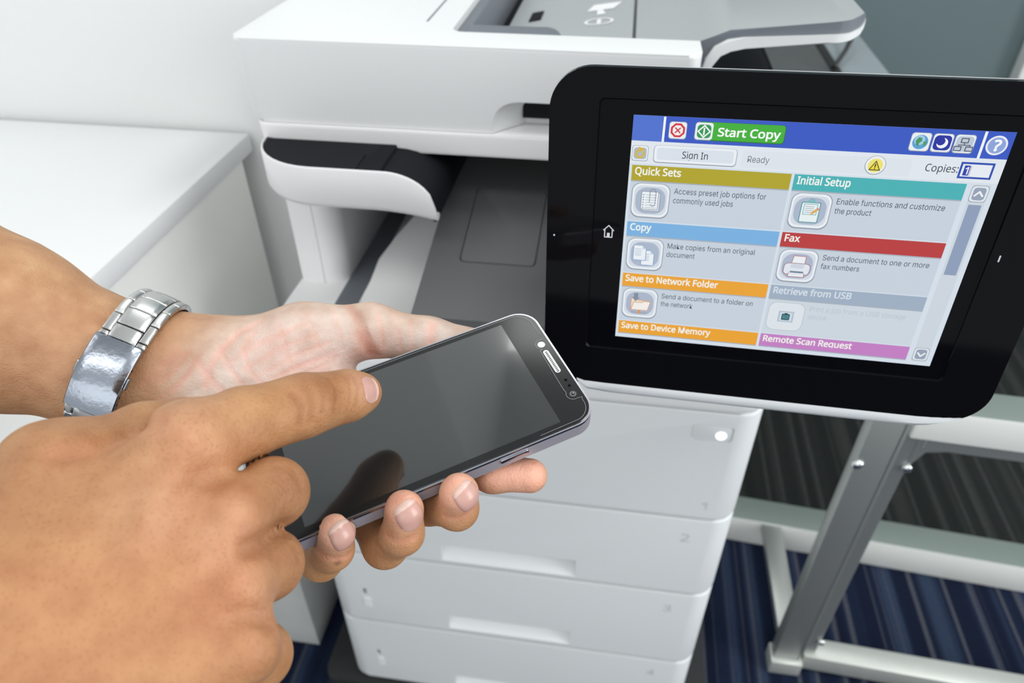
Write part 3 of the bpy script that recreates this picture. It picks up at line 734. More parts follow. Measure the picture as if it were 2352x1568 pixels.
for k in range(15):
    v_ = -24.6 - k * .88
    prism('earpiece_hole', rrect(121.7, v_ - .5, 122.9, v_, .2, 2), HM, .04, .07, M_darker, er, smooth=0)
fc = prism('front_camera', circle(122.3, -51.4, 1.55, 20), HM, -.04, .04, mat('lens_ring', (.10, .11, .115), .2), phone)
prism('camera_lens', circle(122.3, -51.4, .7, 14), HM, .03, .07, M_glass, fc)
prism('lens_glint', circle(122.5, -51.2, .25, 10), HM, .06, .09, M_print, fc)
for v_ in (-43.2, -46.6): prism('light_sensor', circle(123.0, v_, .7, 14), HM, -.04, .02, M_glass, phone)
hb_ = [(q[0], q[1]) for q in rrect(-12.6, -39.6, -5.6, -24.4, 3.4, 8)]
hm_ = prism('home_button', hb_, HM, -.04, .35, M_chrome, phone, bev=.00015)
prism('home_button_face', rrect(-12.0, -39.0, -6.2, -25.0, 2.9, 8), HM, .3, .42, M_pglass, hm_, bev=.0001)
VS = lambda a, d, b_: HM(a, b_, d)
prism('side_button', rrect(80.5, -5.0, 93.5, -2.6, 1.0, 4), lambda a, w, d: HM(a, d, w), -67.4, -66.2, M_chrome, phone, bev=.0003)

# ================================================================ the person's hands
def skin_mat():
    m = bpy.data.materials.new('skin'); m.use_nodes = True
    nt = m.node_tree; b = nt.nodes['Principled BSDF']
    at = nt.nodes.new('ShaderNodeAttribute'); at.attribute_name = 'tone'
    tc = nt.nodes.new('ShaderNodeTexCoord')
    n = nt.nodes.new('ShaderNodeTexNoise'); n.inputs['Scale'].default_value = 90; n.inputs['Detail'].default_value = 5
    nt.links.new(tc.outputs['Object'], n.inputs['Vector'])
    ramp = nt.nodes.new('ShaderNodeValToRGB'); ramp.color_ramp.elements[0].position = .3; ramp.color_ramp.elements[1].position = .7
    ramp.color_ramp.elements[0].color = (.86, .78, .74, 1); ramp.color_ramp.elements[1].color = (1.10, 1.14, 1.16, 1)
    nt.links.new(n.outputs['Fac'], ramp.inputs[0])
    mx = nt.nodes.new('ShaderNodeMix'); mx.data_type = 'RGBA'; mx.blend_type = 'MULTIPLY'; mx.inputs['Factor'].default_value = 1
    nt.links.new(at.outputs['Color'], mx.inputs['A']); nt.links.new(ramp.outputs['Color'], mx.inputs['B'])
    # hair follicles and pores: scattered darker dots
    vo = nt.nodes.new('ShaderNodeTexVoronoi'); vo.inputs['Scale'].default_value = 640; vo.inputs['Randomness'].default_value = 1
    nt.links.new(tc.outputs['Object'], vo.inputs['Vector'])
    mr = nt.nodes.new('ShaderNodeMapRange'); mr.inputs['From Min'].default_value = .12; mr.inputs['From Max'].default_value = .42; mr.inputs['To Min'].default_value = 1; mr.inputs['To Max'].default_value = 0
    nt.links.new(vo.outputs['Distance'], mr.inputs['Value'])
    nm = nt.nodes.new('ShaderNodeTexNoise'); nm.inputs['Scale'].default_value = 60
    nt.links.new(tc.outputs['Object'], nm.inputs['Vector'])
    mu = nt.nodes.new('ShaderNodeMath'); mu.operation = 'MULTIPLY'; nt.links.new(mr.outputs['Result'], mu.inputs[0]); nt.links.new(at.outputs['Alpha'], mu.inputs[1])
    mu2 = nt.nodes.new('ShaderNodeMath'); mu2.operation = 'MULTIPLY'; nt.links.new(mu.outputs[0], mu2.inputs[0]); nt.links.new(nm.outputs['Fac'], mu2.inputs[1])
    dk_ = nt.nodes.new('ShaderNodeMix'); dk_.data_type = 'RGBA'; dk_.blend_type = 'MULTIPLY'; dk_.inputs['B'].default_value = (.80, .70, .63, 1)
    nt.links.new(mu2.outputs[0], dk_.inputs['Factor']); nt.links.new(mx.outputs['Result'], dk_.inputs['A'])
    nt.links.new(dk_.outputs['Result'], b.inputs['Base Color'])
    b.inputs['Roughness'].default_value = .52; b.inputs['Specular IOR Level'].default_value = .35
    b.inputs['Subsurface Weight'].default_value = .22; b.inputs['Subsurface Radius'].default_value = (1, .35, .2); b.inputs['Subsurface Scale'].default_value = .004
    v = nt.nodes.new('ShaderNodeTexVoronoi'); v.inputs['Scale'].default_value = 900
    nt.links.new(tc.outputs['Object'], v.inputs['Vector'])
    n2 = nt.nodes.new('ShaderNodeTexNoise'); n2.inputs['Scale'].default_value = 260; n2.inputs['Detail'].default_value = 4
    nt.links.new(tc.outputs['Object'], n2.inputs['Vector'])
    ve = nt.nodes.new('ShaderNodeTexVoronoi'); ve.feature = 'DISTANCE_TO_EDGE'; ve.inputs['Scale'].default_value = 420
    nt.links.new(tc.outputs['Object'], ve.inputs['Vector'])
    me_ = nt.nodes.new('ShaderNodeMapRange'); me_.inputs['From Max'].default_value = .16
    nt.links.new(ve.outputs['Distance'], me_.inputs['Value'])
    fb = nt.nodes.new('ShaderNodeBump'); fb.inputs['Strength'].default_value = .16; fb.inputs['Distance'].default_value = .0004
    nt.links.new(me_.outputs['Result'], fb.inputs['Height'])
    ad = nt.nodes.new('ShaderNodeMath'); ad.operation = 'MULTIPLY_ADD'; ad.inputs[1].default_value = .35
    nt.links.new(v.outputs['Distance'], ad.inputs[0]); nt.links.new(n2.outputs['Fac'], ad.inputs[2])
    bp = nt.nodes.new('ShaderNodeBump'); bp.inputs['Strength'].default_value = .45; bp.inputs['Distance'].default_value = .0007
    nt.links.new(ad.outputs[0], bp.inputs['Height']); nt.links.new(fb.outputs['Normal'], bp.inputs['Normal']); nt.links.new(bp.outputs['Normal'], b.inputs['Normal'])
    return m
M_skin = skin_mat()
M_nail = mat('fingernail', (.56, .32, .27), .28, coat=.2)
M_nailtip = mat('fingernail_edge', (.68, .47, .40), .3)

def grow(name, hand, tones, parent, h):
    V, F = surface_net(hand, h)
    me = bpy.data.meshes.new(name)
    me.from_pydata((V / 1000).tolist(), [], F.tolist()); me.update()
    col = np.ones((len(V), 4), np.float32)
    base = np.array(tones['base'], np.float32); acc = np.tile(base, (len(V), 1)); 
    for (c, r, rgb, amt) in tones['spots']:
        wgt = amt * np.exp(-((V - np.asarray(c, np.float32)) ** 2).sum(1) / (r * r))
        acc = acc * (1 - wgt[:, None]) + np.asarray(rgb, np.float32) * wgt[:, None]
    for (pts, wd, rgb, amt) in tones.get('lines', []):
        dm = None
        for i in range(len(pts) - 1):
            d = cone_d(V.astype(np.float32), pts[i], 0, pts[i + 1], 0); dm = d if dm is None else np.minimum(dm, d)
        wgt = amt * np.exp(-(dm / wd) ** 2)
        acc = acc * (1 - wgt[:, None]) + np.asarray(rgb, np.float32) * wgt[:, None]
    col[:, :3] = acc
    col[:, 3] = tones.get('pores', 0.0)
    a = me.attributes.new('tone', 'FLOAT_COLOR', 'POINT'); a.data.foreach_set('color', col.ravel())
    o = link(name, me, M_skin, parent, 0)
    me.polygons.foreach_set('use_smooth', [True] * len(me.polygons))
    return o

# ---------------------------------------------------------------- implicit surface tools
def cone_d(P, a, ra, b, rb):
    a = np.asarray(a, np.float32); b = np.asarray(b, np.float32)
    ab = b - a; L2 = float(ab @ ab) + 1e-9
    q = P - a
    t = np.clip((q @ ab) / L2, 0, 1)
    d = np.sqrt(((q - t[..., None] * ab) ** 2).sum(-1))
    return d - (ra + t * (rb - ra))

def smin(a, b, k):
    if k <= 0: return np.minimum(a, b)
    h = np.maximum(k - np.abs(a - b), 0) / k
    return np.minimum(a, b) - h * h * k * .25

def body_d(P, hand):
    """hand: dict(base=[(a,ra,b,rb,k)..], chains=[dict(k=blend to base, kin=inside blend, segs=[(a,ra,b,rb)..])..])"""
    base = None
    for (a, ra, b, rb, k) in hand['base']:
        d = cone_d(P, a, ra, b, rb)
        base = d if base is None else smin(base, d, k)
    out = base
    for ch in hand['chains']:
        c = None
        for (a, ra, b, rb) in ch['segs']:
            d = cone_d(P, a, ra, b, rb)
            c = d if c is None else smin(c, d, ch['kin'])
        out = smin(out, smin(base, c, ch['k']), ch.get('kx', .8))
    for (c, r, dep) in hand.get('dents', []):
        out = out + dep * np.exp(-((P - np.asarray(c, np.float32)) ** 2).sum(-1) / (r * r))
    for (pts, wd, dep) in hand.get('creases', []):
        m = None
        for i in range(len(pts) - 1):
            d = cone_d(P, pts[i], 0, pts[i + 1], 0)
            m = d if m is None else np.minimum(m, d)
        out = out + dep * np.exp(-(m / wd) ** 2)
    if 'clip' in hand:                                    # the skin flattens where it presses on the phone
        o, ax, lo, hi, rr = hand['clip']
        q = (P - np.asarray(o, np.float32)) @ np.asarray(ax, np.float32).T
        c = (np.asarray(lo, np.float32) + np.asarray(hi, np.float32)) / 2; e = (np.asarray(hi, np.float32) - np.asarray(lo, np.float32)) / 2 - rr
        k = np.abs(q - c) - e
        bd = np.sqrt((np.maximum(k, 0) ** 2).sum(-1)) + np.minimum(k.max(-1), 0) - rr
        out = -smin(-out, bd - .15, 1.2)
    return out

def surface_net(hand, h=1.0, pad=6.0):
    pts = [];
    for (a, ra, b, rb, k) in hand['base']: pts += [(a, ra), (b, rb)]
    for ch in hand['chains']:
        for (a, ra, b, rb) in ch['segs']: pts += [(a, ra), (b, rb)]
    lo = np.min([np.array(p) - r for p, r in pts], 0) - pad
    hi = np.max([np.array(p) + r for p, r in pts], 0) + pad
    lo = np.maximum(lo, hand['lo']); hi = np.minimum(hi, hand['hi'])
    n = np.ceil((hi - lo) / h).astype(int) + 1
    core = dict(hand); core['creases'] = []; core['dents'] = []
    D = np.full(n, 9.0, np.float32)
    cs = 16                                   # coarse blocks: evaluate only near the surface
    for i in range(0, n[0], cs):
        for j in range(0, n[1], cs):
            for k in range(0, n[2], cs):
                e = np.minimum(np.array([i, j, k]) + cs, n)
                c = lo + h * (np.array([i, j, k]) + e - 1) / 2
                rad = np.linalg.norm((e - np.array([i, j, k])) * h / 2)
                dc = float(body_d(c[None].astype(np.float32), core)[0])
                if abs(dc) > rad + 4:
                    D[i:e[0], j:e[1], k:e[2]] = np.sign(dc) * 9
                    continue
                g = np.stack(np.meshgrid(*[lo[q] + h * np.arange([i, j, k][q], e[q]) for q in range(3)], indexing='ij'), -1).astype(np.float32)
                D[i:e[0], j:e[1], k:e[2]] = body_d(g, core)
    # close the surface where the arm leaves the working box
    D[0] = 9; D[-1] = 9; D[:, 0] = 9; D[:, -1] = 9; D[:, :, 0] = 9; D[:, :, -1] = 9
    S = D < 0
    m = n - 1
    cnt = np.zeros(m, np.int8)
    for a in (0, 1):
        for b in (0, 1):
            for c in (0, 1): cnt += S[a:m[0] + a, b:m[1] + b, c:m[2] + c]
    act = (cnt > 0) & (cnt < 8)
    idx = -np.ones(m, np.int64); cells = np.argwhere(act); idx[act] = np.arange(len(cells))
    acc = np.zeros((len(cells), 3)); w = np.zeros(len(cells))
    corners = [(a, b, c) for a in (0, 1) for b in (0, 1) for c in (0, 1)]
    for p in corners:
        for ax in range(3):
            if p[ax]: continue
            q = list(p); q[ax] = 1
            pa = cells + p; pb = cells + q
            da = D[pa[:, 0], pa[:, 1], pa[:, 2]]; db = D[pb[:, 0], pb[:, 1], pb[:, 2]]
            x = (da < 0) != (db < 0)
            t = np.where(x, da / np.where(x, da - db, 1), 0)
            pos = np.array(p, float)[None] + np.zeros((len(cells), 3)); pos[:, ax] += t
            acc += pos * x[:, None]; w += x
    V = lo + h * (cells + acc / w[:, None])
    F = []
    for ax in range(3):
        u, v = [(1, 2), (2, 0), (0, 1)][ax]
        s0 = [slice(1, -1)] * 3; s0[ax] = slice(0, n[ax] - 1)
        s1 = list(s0); s1[ax] = slice(1, n[ax])
        A = S[tuple(s0)]; B = S[tuple(s1)]
        for flip, msk in ((0, A & ~B), (1, ~A & B)):
            e = np.argwhere(msk)
            off = np.ones(3, int); off[ax] = 0
            e = e + off
            quad = []
            for du, dv in ((-1, -1), (0, -1), (0, 0), (-1, 0)):
                c = e.copy(); c[:, u] += du; c[:, v] += dv
                quad.append(idx[c[:, 0], c[:, 1], c[:, 2]])
            q = np.stack(quad, 1)
            if flip: q = q[:, ::-1]
            F.append(q)
    F = np.concatenate(F); F = F[(F >= 0).all(1)]
    inner = ((V > lo + 2.5 * h) & (V < hi - 2.5 * h)).all(1)
    V = project(V, hand, inner)
    return V, F

def project(V, hand, mask=None, it=3):
    V = V.astype(np.float32).copy()
    mask = np.ones(len(V), bool) if mask is None else mask
    for _ in range(it):
        P = V[mask]
        g = gradient(P, hand)
        d = body_d(P, hand)
        V[mask] = P - g * np.clip(d, -1.5, 1.5)[:, None] * .9
    return V

def gradient(P, hand, e=.6):
    g = np.zeros_like(P)
    for ax in range(3):
        o = np.zeros(3, np.float32); o[ax] = e
        g[:, ax] = body_d(P + o, hand) - body_d(P - o, hand)
    return g / (np.linalg.norm(g, axis=1, keepdims=True) + 1e-9)
# ---------------------------------------------------------------- end of implicit surface tools

RIGHT_HAND = {'base': [([-156.2, 35.2, 891.7], 31.63, [-153.9, 73.4, 890.7], 29.02, 0), ([-153.1, 92.6, 906.4], 17.71, [-127.8, 144.8, 931.3], 11.74, 17),
          ([-146.7, 84.6, 903.2], 16.67, [-109.2, 128.3, 916.9], 10.89, 17), ([-140.9, 79.0, 898.4], 16.51, [-102.3, 111.5, 907.5], 9.98, 13),
          ([-134.0, 73.9, 890.7], 14.43, [-95.1, 97.5, 898.2], 8.94, 13), ([-162.0, 98.0, 918.1], 18.8, [-164.7, 128.6, 927.9], 14.7, 18)],
 'chains': [{'k': 9,
             'kin': 5,
             'kx': 0.8,
             'segs': [([-127.8, 144.8, 931.3], 11.74, [-118.0, 161.5, 924.6], 11.8), ([-118.0, 161.5, 924.6], 11.8, [-110.3, 171.5, 921.1], 10.53),
                      ([-110.3, 171.5, 921.1], 10.53, [-104.1, 179.3, 918.5], 10.81), ([-104.1, 179.3, 918.5], 10.81, [-98.9, 188.0, 913.8], 9.37),
                      ([-98.9, 188.0, 913.8], 9.37, [-94.4, 195.7, 909.6], 9.14), ([-94.4, 195.7, 909.6], 9.14, [-90.7, 200.6, 907.0], 7.58)]},
            {'k': 5,
             'kin': 6,
             'kx': 0.8,
             'segs': [([-109.2, 128.3, 916.9], 10.89, [-104.6, 146.7, 908.4], 10.63), ([-104.6, 146.7, 908.4], 10.63, [-126.7, 151.7, 891.5], 9.15)]},
            {'k': 5,
             'kin': 6,
             'kx': 0.8,
             'segs': [([-102.3, 111.5, 907.5], 9.98, [-100.7, 126.6, 897.0], 10.38), ([-100.7, 126.6, 897.0], 10.38, [-119.7, 130.1, 879.2], 8.8)]},
            {'k': 5,
             'kin': 6,
             'kx': 0.8,
             'segs': [([-95.1, 97.5, 898.2], 8.94, [-97.5, 104.2, 881.2], 9.07), ([-97.5, 104.2, 881.2], 9.07, [-113.0, 108.4, 865.3], 7.61)]},
            {'k': 14,
             'kin': 8,
             'kx': 0.8,
             'segs': [([-164.7, 128.6, 927.9], 13.61, [-154.1, 156.9, 919.3], 9.11), ([-154.1, 156.9, 919.3], 9.11, [-149.9, 171.9, 911.5], 8.72)]}],
 'creases': [([[-120.5, 135.4, 939.3], [-123.3, 127.7, 934.7], [-124.6, 118.0, 931.3], [-125.3, 108.1, 928.0]], 4.2, -1.6),
             ([[-101.6, 121.0, 923.6], [-107.7, 111.8, 922.2], [-113.5, 98.6, 919.4]], 5, -1.1),
             ([[-96.7, 106.1, 915.8], [-103.2, 98.1, 913.8], [-110.0, 87.8, 911.8]], 5, -1.0),
             ([[-154.8, 124.6, 942.7], [-148.2, 131.7, 939.0], [-146.6, 144.4, 933.0], [-130.8, 140.4, 944.3]], 3.2, 1.6),
             ([[-97.2, 133.8, 905.8], [-96.7, 123.8, 914.9], [-98.4, 117.0, 918.6]], 3.4, 2.2),
             ([[-88.9, 103.3, 905.8], [-91.8, 101.9, 909.1], [-94.8, 100.8, 910.9]], 3.6, 2.0), ([[-115.5, 132.3, 931.4], [-111.6, 135.9, 928.8]], 4, 0.8),
             ([[-103.7, 171.4, 931.0], [-100.1, 169.3, 927.4], [-100.0, 165.7, 922.5]], 1.0, 0.45),
             ([[-100.6, 175.8, 930.0], [-97.6, 172.6, 926.7], [-97.5, 168.8, 921.9]], 1.0, 0.45),
             ([[-98.1, 180.5, 928.8], [-95.2, 177.7, 926.4], [-94.5, 173.1, 922.4]], 1.0, 0.45),
             ([[-96.5, 185.8, 926.0], [-92.9, 182.7, 923.3], [-92.4, 176.9, 920.1]], 1.0, 0.45),
             ([[-92.5, 192.6, 921.5], [-89.7, 188.6, 919.4], [-89.4, 183.4, 915.5]], 0.9, 0.35),
             ([[-90.2, 195.1, 919.6], [-88.1, 191.8, 918.0], [-87.7, 186.6, 913.8]], 0.9, 0.35),
             ([[-101.0, 148.6, 920.0], [-96.1, 148.1, 917.0], [-93.0, 145.4, 911.9]], 1.0, 0.35), ([[-99.1, 150.6, 918.6], [-94.4, 148.4, 914.8]], 1.0, 0.35),
             ([[-92.2, 130.1, 904.5], [-89.2, 127.0, 900.1]], 1.0, 0.35)],
 'dents': [([-114.1, 128.8, 930.1], 11, 1.2), ([-107.6, 111.3, 921.9], 11, 1.0), ([-100.8, 97.9, 912.5], 10, 1.0), ([-124.7, 116.8, 930.8], 7, -0.6),
           ([-137.2, 119.0, 935.7], 9, 0.7), ([-108.5, 152.4, 927.3], 8, -0.3), ([-121.4, 136.9, 941.0], 10, -1.0), ([-103.0, 121.8, 925.2], 9, -1.8),
           ([-96.5, 106.6, 916.0], 9, -1.6), ([-90.3, 94.4, 906.8], 9, -1.2), ([-97.0, 180.3, 928.1], 7, -0.9), ([-92.3, 176.8, 919.2], 6, -0.5)],
 'lo': [-400.0, -100.0, 700.0],
 'hi': [100.0, 400.0, 1100.0]}
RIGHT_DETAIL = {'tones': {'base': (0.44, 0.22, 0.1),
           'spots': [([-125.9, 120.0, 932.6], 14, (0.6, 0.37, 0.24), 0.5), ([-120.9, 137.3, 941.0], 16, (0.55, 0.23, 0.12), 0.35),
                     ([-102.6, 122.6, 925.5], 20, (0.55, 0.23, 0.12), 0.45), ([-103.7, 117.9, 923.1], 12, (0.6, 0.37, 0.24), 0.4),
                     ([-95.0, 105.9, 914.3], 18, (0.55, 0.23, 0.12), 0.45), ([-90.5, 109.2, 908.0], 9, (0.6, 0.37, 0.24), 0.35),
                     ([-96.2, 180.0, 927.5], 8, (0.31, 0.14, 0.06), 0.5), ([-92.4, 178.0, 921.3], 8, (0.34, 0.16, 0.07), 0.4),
                     ([-94.4, 144.6, 914.9], 13, (0.3, 0.14, 0.07), 0.65), ([-90.2, 124.9, 902.9], 13, (0.31, 0.15, 0.07), 0.6),  # curled fingers' right sides: browner skin plus some shade put into the tone
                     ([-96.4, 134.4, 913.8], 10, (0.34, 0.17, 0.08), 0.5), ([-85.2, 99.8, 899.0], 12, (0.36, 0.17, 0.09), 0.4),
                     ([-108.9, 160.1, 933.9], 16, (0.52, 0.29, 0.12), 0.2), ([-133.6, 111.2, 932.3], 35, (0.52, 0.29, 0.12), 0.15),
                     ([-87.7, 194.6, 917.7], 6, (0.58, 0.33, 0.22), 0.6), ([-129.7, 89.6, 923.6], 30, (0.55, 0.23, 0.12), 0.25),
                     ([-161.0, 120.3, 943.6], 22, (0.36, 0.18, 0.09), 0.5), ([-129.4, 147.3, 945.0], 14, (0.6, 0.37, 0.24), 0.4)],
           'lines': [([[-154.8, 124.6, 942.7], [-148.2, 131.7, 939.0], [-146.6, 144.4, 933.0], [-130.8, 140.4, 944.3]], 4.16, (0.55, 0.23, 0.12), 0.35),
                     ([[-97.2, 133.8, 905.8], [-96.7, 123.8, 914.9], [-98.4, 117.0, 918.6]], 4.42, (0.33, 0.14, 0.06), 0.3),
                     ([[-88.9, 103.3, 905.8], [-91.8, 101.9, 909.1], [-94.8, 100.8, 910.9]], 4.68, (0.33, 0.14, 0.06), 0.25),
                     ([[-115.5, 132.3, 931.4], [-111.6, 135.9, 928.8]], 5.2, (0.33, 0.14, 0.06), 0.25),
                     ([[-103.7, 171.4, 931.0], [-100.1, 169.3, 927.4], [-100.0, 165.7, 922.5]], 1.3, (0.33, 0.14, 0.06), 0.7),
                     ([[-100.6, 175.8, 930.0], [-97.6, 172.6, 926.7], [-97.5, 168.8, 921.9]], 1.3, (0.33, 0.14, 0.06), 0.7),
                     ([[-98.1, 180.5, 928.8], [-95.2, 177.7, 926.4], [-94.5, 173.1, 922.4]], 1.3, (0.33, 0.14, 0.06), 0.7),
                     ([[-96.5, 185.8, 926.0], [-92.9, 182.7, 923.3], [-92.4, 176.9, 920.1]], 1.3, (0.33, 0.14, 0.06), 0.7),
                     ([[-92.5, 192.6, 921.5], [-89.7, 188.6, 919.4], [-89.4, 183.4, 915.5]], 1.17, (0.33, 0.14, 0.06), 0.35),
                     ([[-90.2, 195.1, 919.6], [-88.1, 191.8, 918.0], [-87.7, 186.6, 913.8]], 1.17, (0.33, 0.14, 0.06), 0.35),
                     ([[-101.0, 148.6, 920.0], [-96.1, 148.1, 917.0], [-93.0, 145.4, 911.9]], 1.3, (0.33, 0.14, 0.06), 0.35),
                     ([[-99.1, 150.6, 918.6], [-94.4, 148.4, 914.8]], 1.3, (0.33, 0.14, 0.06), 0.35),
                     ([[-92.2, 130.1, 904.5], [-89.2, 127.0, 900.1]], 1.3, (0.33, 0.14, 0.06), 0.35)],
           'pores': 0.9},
 'nails': [([-84.9, 196.4, 913.5], [0.9, -0.0, 0.4], [0.7, 2.0, -1.7], 5.0, 4.2)]}
LEFT_HAND = {'base': [([-322.2, 233.1, 920.9], 42.74, [-275.1, 229.7, 899.7], 38.75, 0), ([-275.1, 229.7, 899.7], 38.75, [-232.4, 232.8, 879.2], 29.1, 8),
          ([-232.4, 232.8, 879.2], 29.1, [-197.0, 241.4, 871.9], 23.75, 10), ([-197.0, 241.4, 871.9], 23.75, [-156.7, 250.4, 859.3], 26.17, 14),
          ([-175.4, 249.6, 874.8], 17.49, [-143.9, 262.4, 878.3], 17.25, 12), ([-143.9, 262.4, 878.3], 17.25, [-113.7, 273.7, 880.3], 12.87, 10),
          ([-184.9, 231.6, 857.4], 20.14, [-139.2, 230.3, 850.2], 16.87, 14), ([-156.7, 250.4, 859.3], 25.3, [-104.2, 239.9, 852.6], 10.5, 12),
          ([-152.2, 250.0, 858.0], 23.12, [-106.7, 231.2, 849.6], 10.5, 10), ([-139.2, 230.3, 850.2], 16.87, [-115.7, 214.6, 846.3], 10, 12),
          ([-139.2, 230.3, 850.2], 16.87, [-124.5, 198.0, 844.3], 9, 12)],
 'chains': [{'k': 8,
             'kin': 5,
             'kx': 0.8,
             'segs': [([-104.2, 239.9, 852.6], 10.5, [-67.7, 222.2, 858.8], 9), ([-67.7, 222.2, 858.8], 9, [-41.1, 208.5, 859.1], 8),
                      ([-41.1, 208.5, 859.1], 8, [-24.2, 207.9, 860.6], 7.4)]},
            {'k': 8,
             'kin': 4,
             'kx': 0.8,
             'segs': [([-106.7, 231.2, 849.6], 10.5, [-67.3, 196.4, 848.7], 9), ([-67.3, 196.4, 848.7], 9, [-51.5, 184.7, 862.2], 8.2),
                      ([-51.5, 184.7, 862.2], 8.2, [-49.9, 183.6, 873.6], 8.0)]},
            {'k': 8,
             'kin': 4,
             'kx': 0.8,
             'segs': [([-115.7, 214.6, 846.3], 10, [-82.0, 176.8, 842.2], 9), ([-82.0, 176.8, 842.2], 9, [-71.5, 172.3, 858.3], 8),
                      ([-71.5, 172.3, 858.3], 8, [-70.1, 174.0, 871.5], 7.8)]},
            {'k': 8,
             'kin': 4,
             'kx': 0.8,
             'segs': [([-124.5, 198.0, 844.3], 9, [-105.9, 165.4, 843.6], 8.2), ([-105.9, 165.4, 843.6], 8.2, [-97.7, 162.4, 856.0], 7.6),
                      ([-97.7, 162.4, 856.0], 7.6, [-94.6, 162.5, 867.7], 7.5)]},
            {'k': 6,
             'kin': 6,
             'kx': 0.8,
             'segs': [([-113.7, 273.7, 880.3], 12.87, [-86.0, 280.9, 871.1], 11.14), ([-86.0, 280.9, 871.1], 11.14, [-58.8, 286.1, 864.3], 9.94)]}],
 'creases': [([[-159.6, 255.3, 895.4], [-166.8, 245.5, 894.2], [-171.2, 235.6, 891.7], [-174.0, 227.5, 887.2], [-174.4, 221.8, 881.6]], 1.4, 0.8),
             ([[-179.5, 227.7, 890.3], [-174.7, 224.8, 885.0], [-165.9, 221.5, 876.8]], 1.3, 0.6),
             ([[-171.7, 235.4, 891.9], [-165.5, 229.7, 885.0], [-158.9, 226.1, 879.7]], 1.1, 0.5),
             ([[-160.1, 248.3, 894.1], [-162.1, 239.1, 890.8], [-157.7, 231.6, 884.3], [-151.6, 228.8, 879.6]], 1.1, 0.4),
             ([[-123.3, 274.6, 893.8], [-114.1, 264.6, 891.9], [-110.1, 260.2, 883.8], [-109.1, 261.0, 875.1]], 2.0, 1.3),
             ([[-107.1, 270.4, 892.6], [-104.4, 265.0, 887.4], [-103.8, 262.5, 878.7]], 1.1, 0.4),
             ([[-113.8, 260.3, 887.3], [-110.2, 259.6, 880.2], [-108.3, 262.0, 873.6]], 2.6, 1.5),
             ([[-83.7, 280.1, 883.7], [-83.3, 273.9, 881.5], [-83.2, 270.8, 878.5]], 1.3, 0.6),
             ([[-81.6, 280.5, 883.0], [-81.1, 274.9, 881.1], [-81.0, 272.0, 878.6]], 1.0, 0.3),
             ([[-101.0, 276.1, 889.6], [-97.3, 268.6, 884.1], [-96.2, 265.9, 876.8]], 1.0, 0.25),
             ([[-93.6, 276.2, 886.0], [-91.2, 270.5, 881.9], [-91.4, 267.5, 876.1]], 1.0, 0.18),
             ([[-160.0, 231.1, 884.5], [-146.9, 242.8, 889.5], [-132.9, 251.7, 891.9]], 0.9, 0.3),
             ([[-152.2, 231.6, 882.4], [-139.1, 242.8, 886.5], [-125.8, 253.4, 887.4]], 0.9, 0.3),
             ([[-143.1, 234.4, 881.1], [-132.0, 244.9, 883.0], [-120.6, 255.1, 882.7]], 0.9, 0.3),
             ([[-136.0, 236.8, 879.4], [-125.5, 248.8, 879.1], [-116.4, 257.2, 879.3]], 0.9, 0.3),
             ([[-166.2, 232.7, 887.7], [-155.0, 242.7, 891.3], [-144.3, 249.0, 894.0]], 0.9, 0.3),
             ([[-148.3, 231.2, 880.6], [-135.1, 241.7, 882.6], [-122.4, 252.9, 880.2]], 0.9, 0.3),
             ([[-162.1, 239.1, 890.8], [-148.4, 248.5, 894.0], [-137.5, 254.4, 895.7]], 0.9, 0.3),
             ([[-139.8, 261.4, 898.1], [-133.3, 253.2, 893.2], [-129.8, 249.3, 886.3]], 0.9, 0.22),
             ([[-130.4, 270.2, 895.4], [-124.2, 260.7, 892.5], [-121.5, 257.0, 887.7]], 0.9, 0.22),
             ([[-149.6, 252.4, 896.0], [-144.4, 244.9, 890.7], [-140.9, 240.0, 884.6]], 0.9, 0.22),
             ([[-198.2, 213.3, 880.9], [-187.6, 221.7, 889.1], [-182.7, 230.8, 893.8]], 1.0, 0.35),
             ([[-192.8, 213.6, 878.6], [-182.3, 222.2, 886.8], [-178.8, 230.5, 891.9]], 1.0, 0.35),
             ([[-199.5, 214.8, 885.9], [-191.6, 223.2, 892.6], [-187.9, 229.7, 895.3]], 1.0, 0.35), ([[-187.1, 216.1, 881.1], [-180.9, 224.1, 887.9]], 1.0, 0.35),
             ([[-195.2, 217.1, 887.1], [-185.7, 228.6, 893.9]], 1.0, 0.35), ([[-99.4, 155.3, 862.7], [-94.2, 154.9, 861.5], [-89.2, 159.6, 858.7]], 1.4, 0.5),
             ([[-75.7, 165.9, 864.1], [-69.7, 164.5, 863.7], [-64.5, 167.8, 863.7]], 1.3, 0.45),
             ([[-54.8, 176.6, 867.0], [-49.4, 175.9, 867.6], [-43.8, 179.2, 869.8]], 1.2, 0.4)],
 'dents': [([-118.9, 264.0, 892.4], 8, 0.6)],
 'lo': [-460.0, -100.0, 700.0],
 'hi': [100.0, 450.0, 1100.0],
 'clip': ([-139.71, 212.21, 880.31], [[0.84082, 0.52954, 0.11227], [-0.54112, 0.8277, 0.14865], [-0.01421, -0.18574, 0.9825]], [-17.1, -67.1, -8.8], [127.8, 4.8, 0.5],
          1.6)}
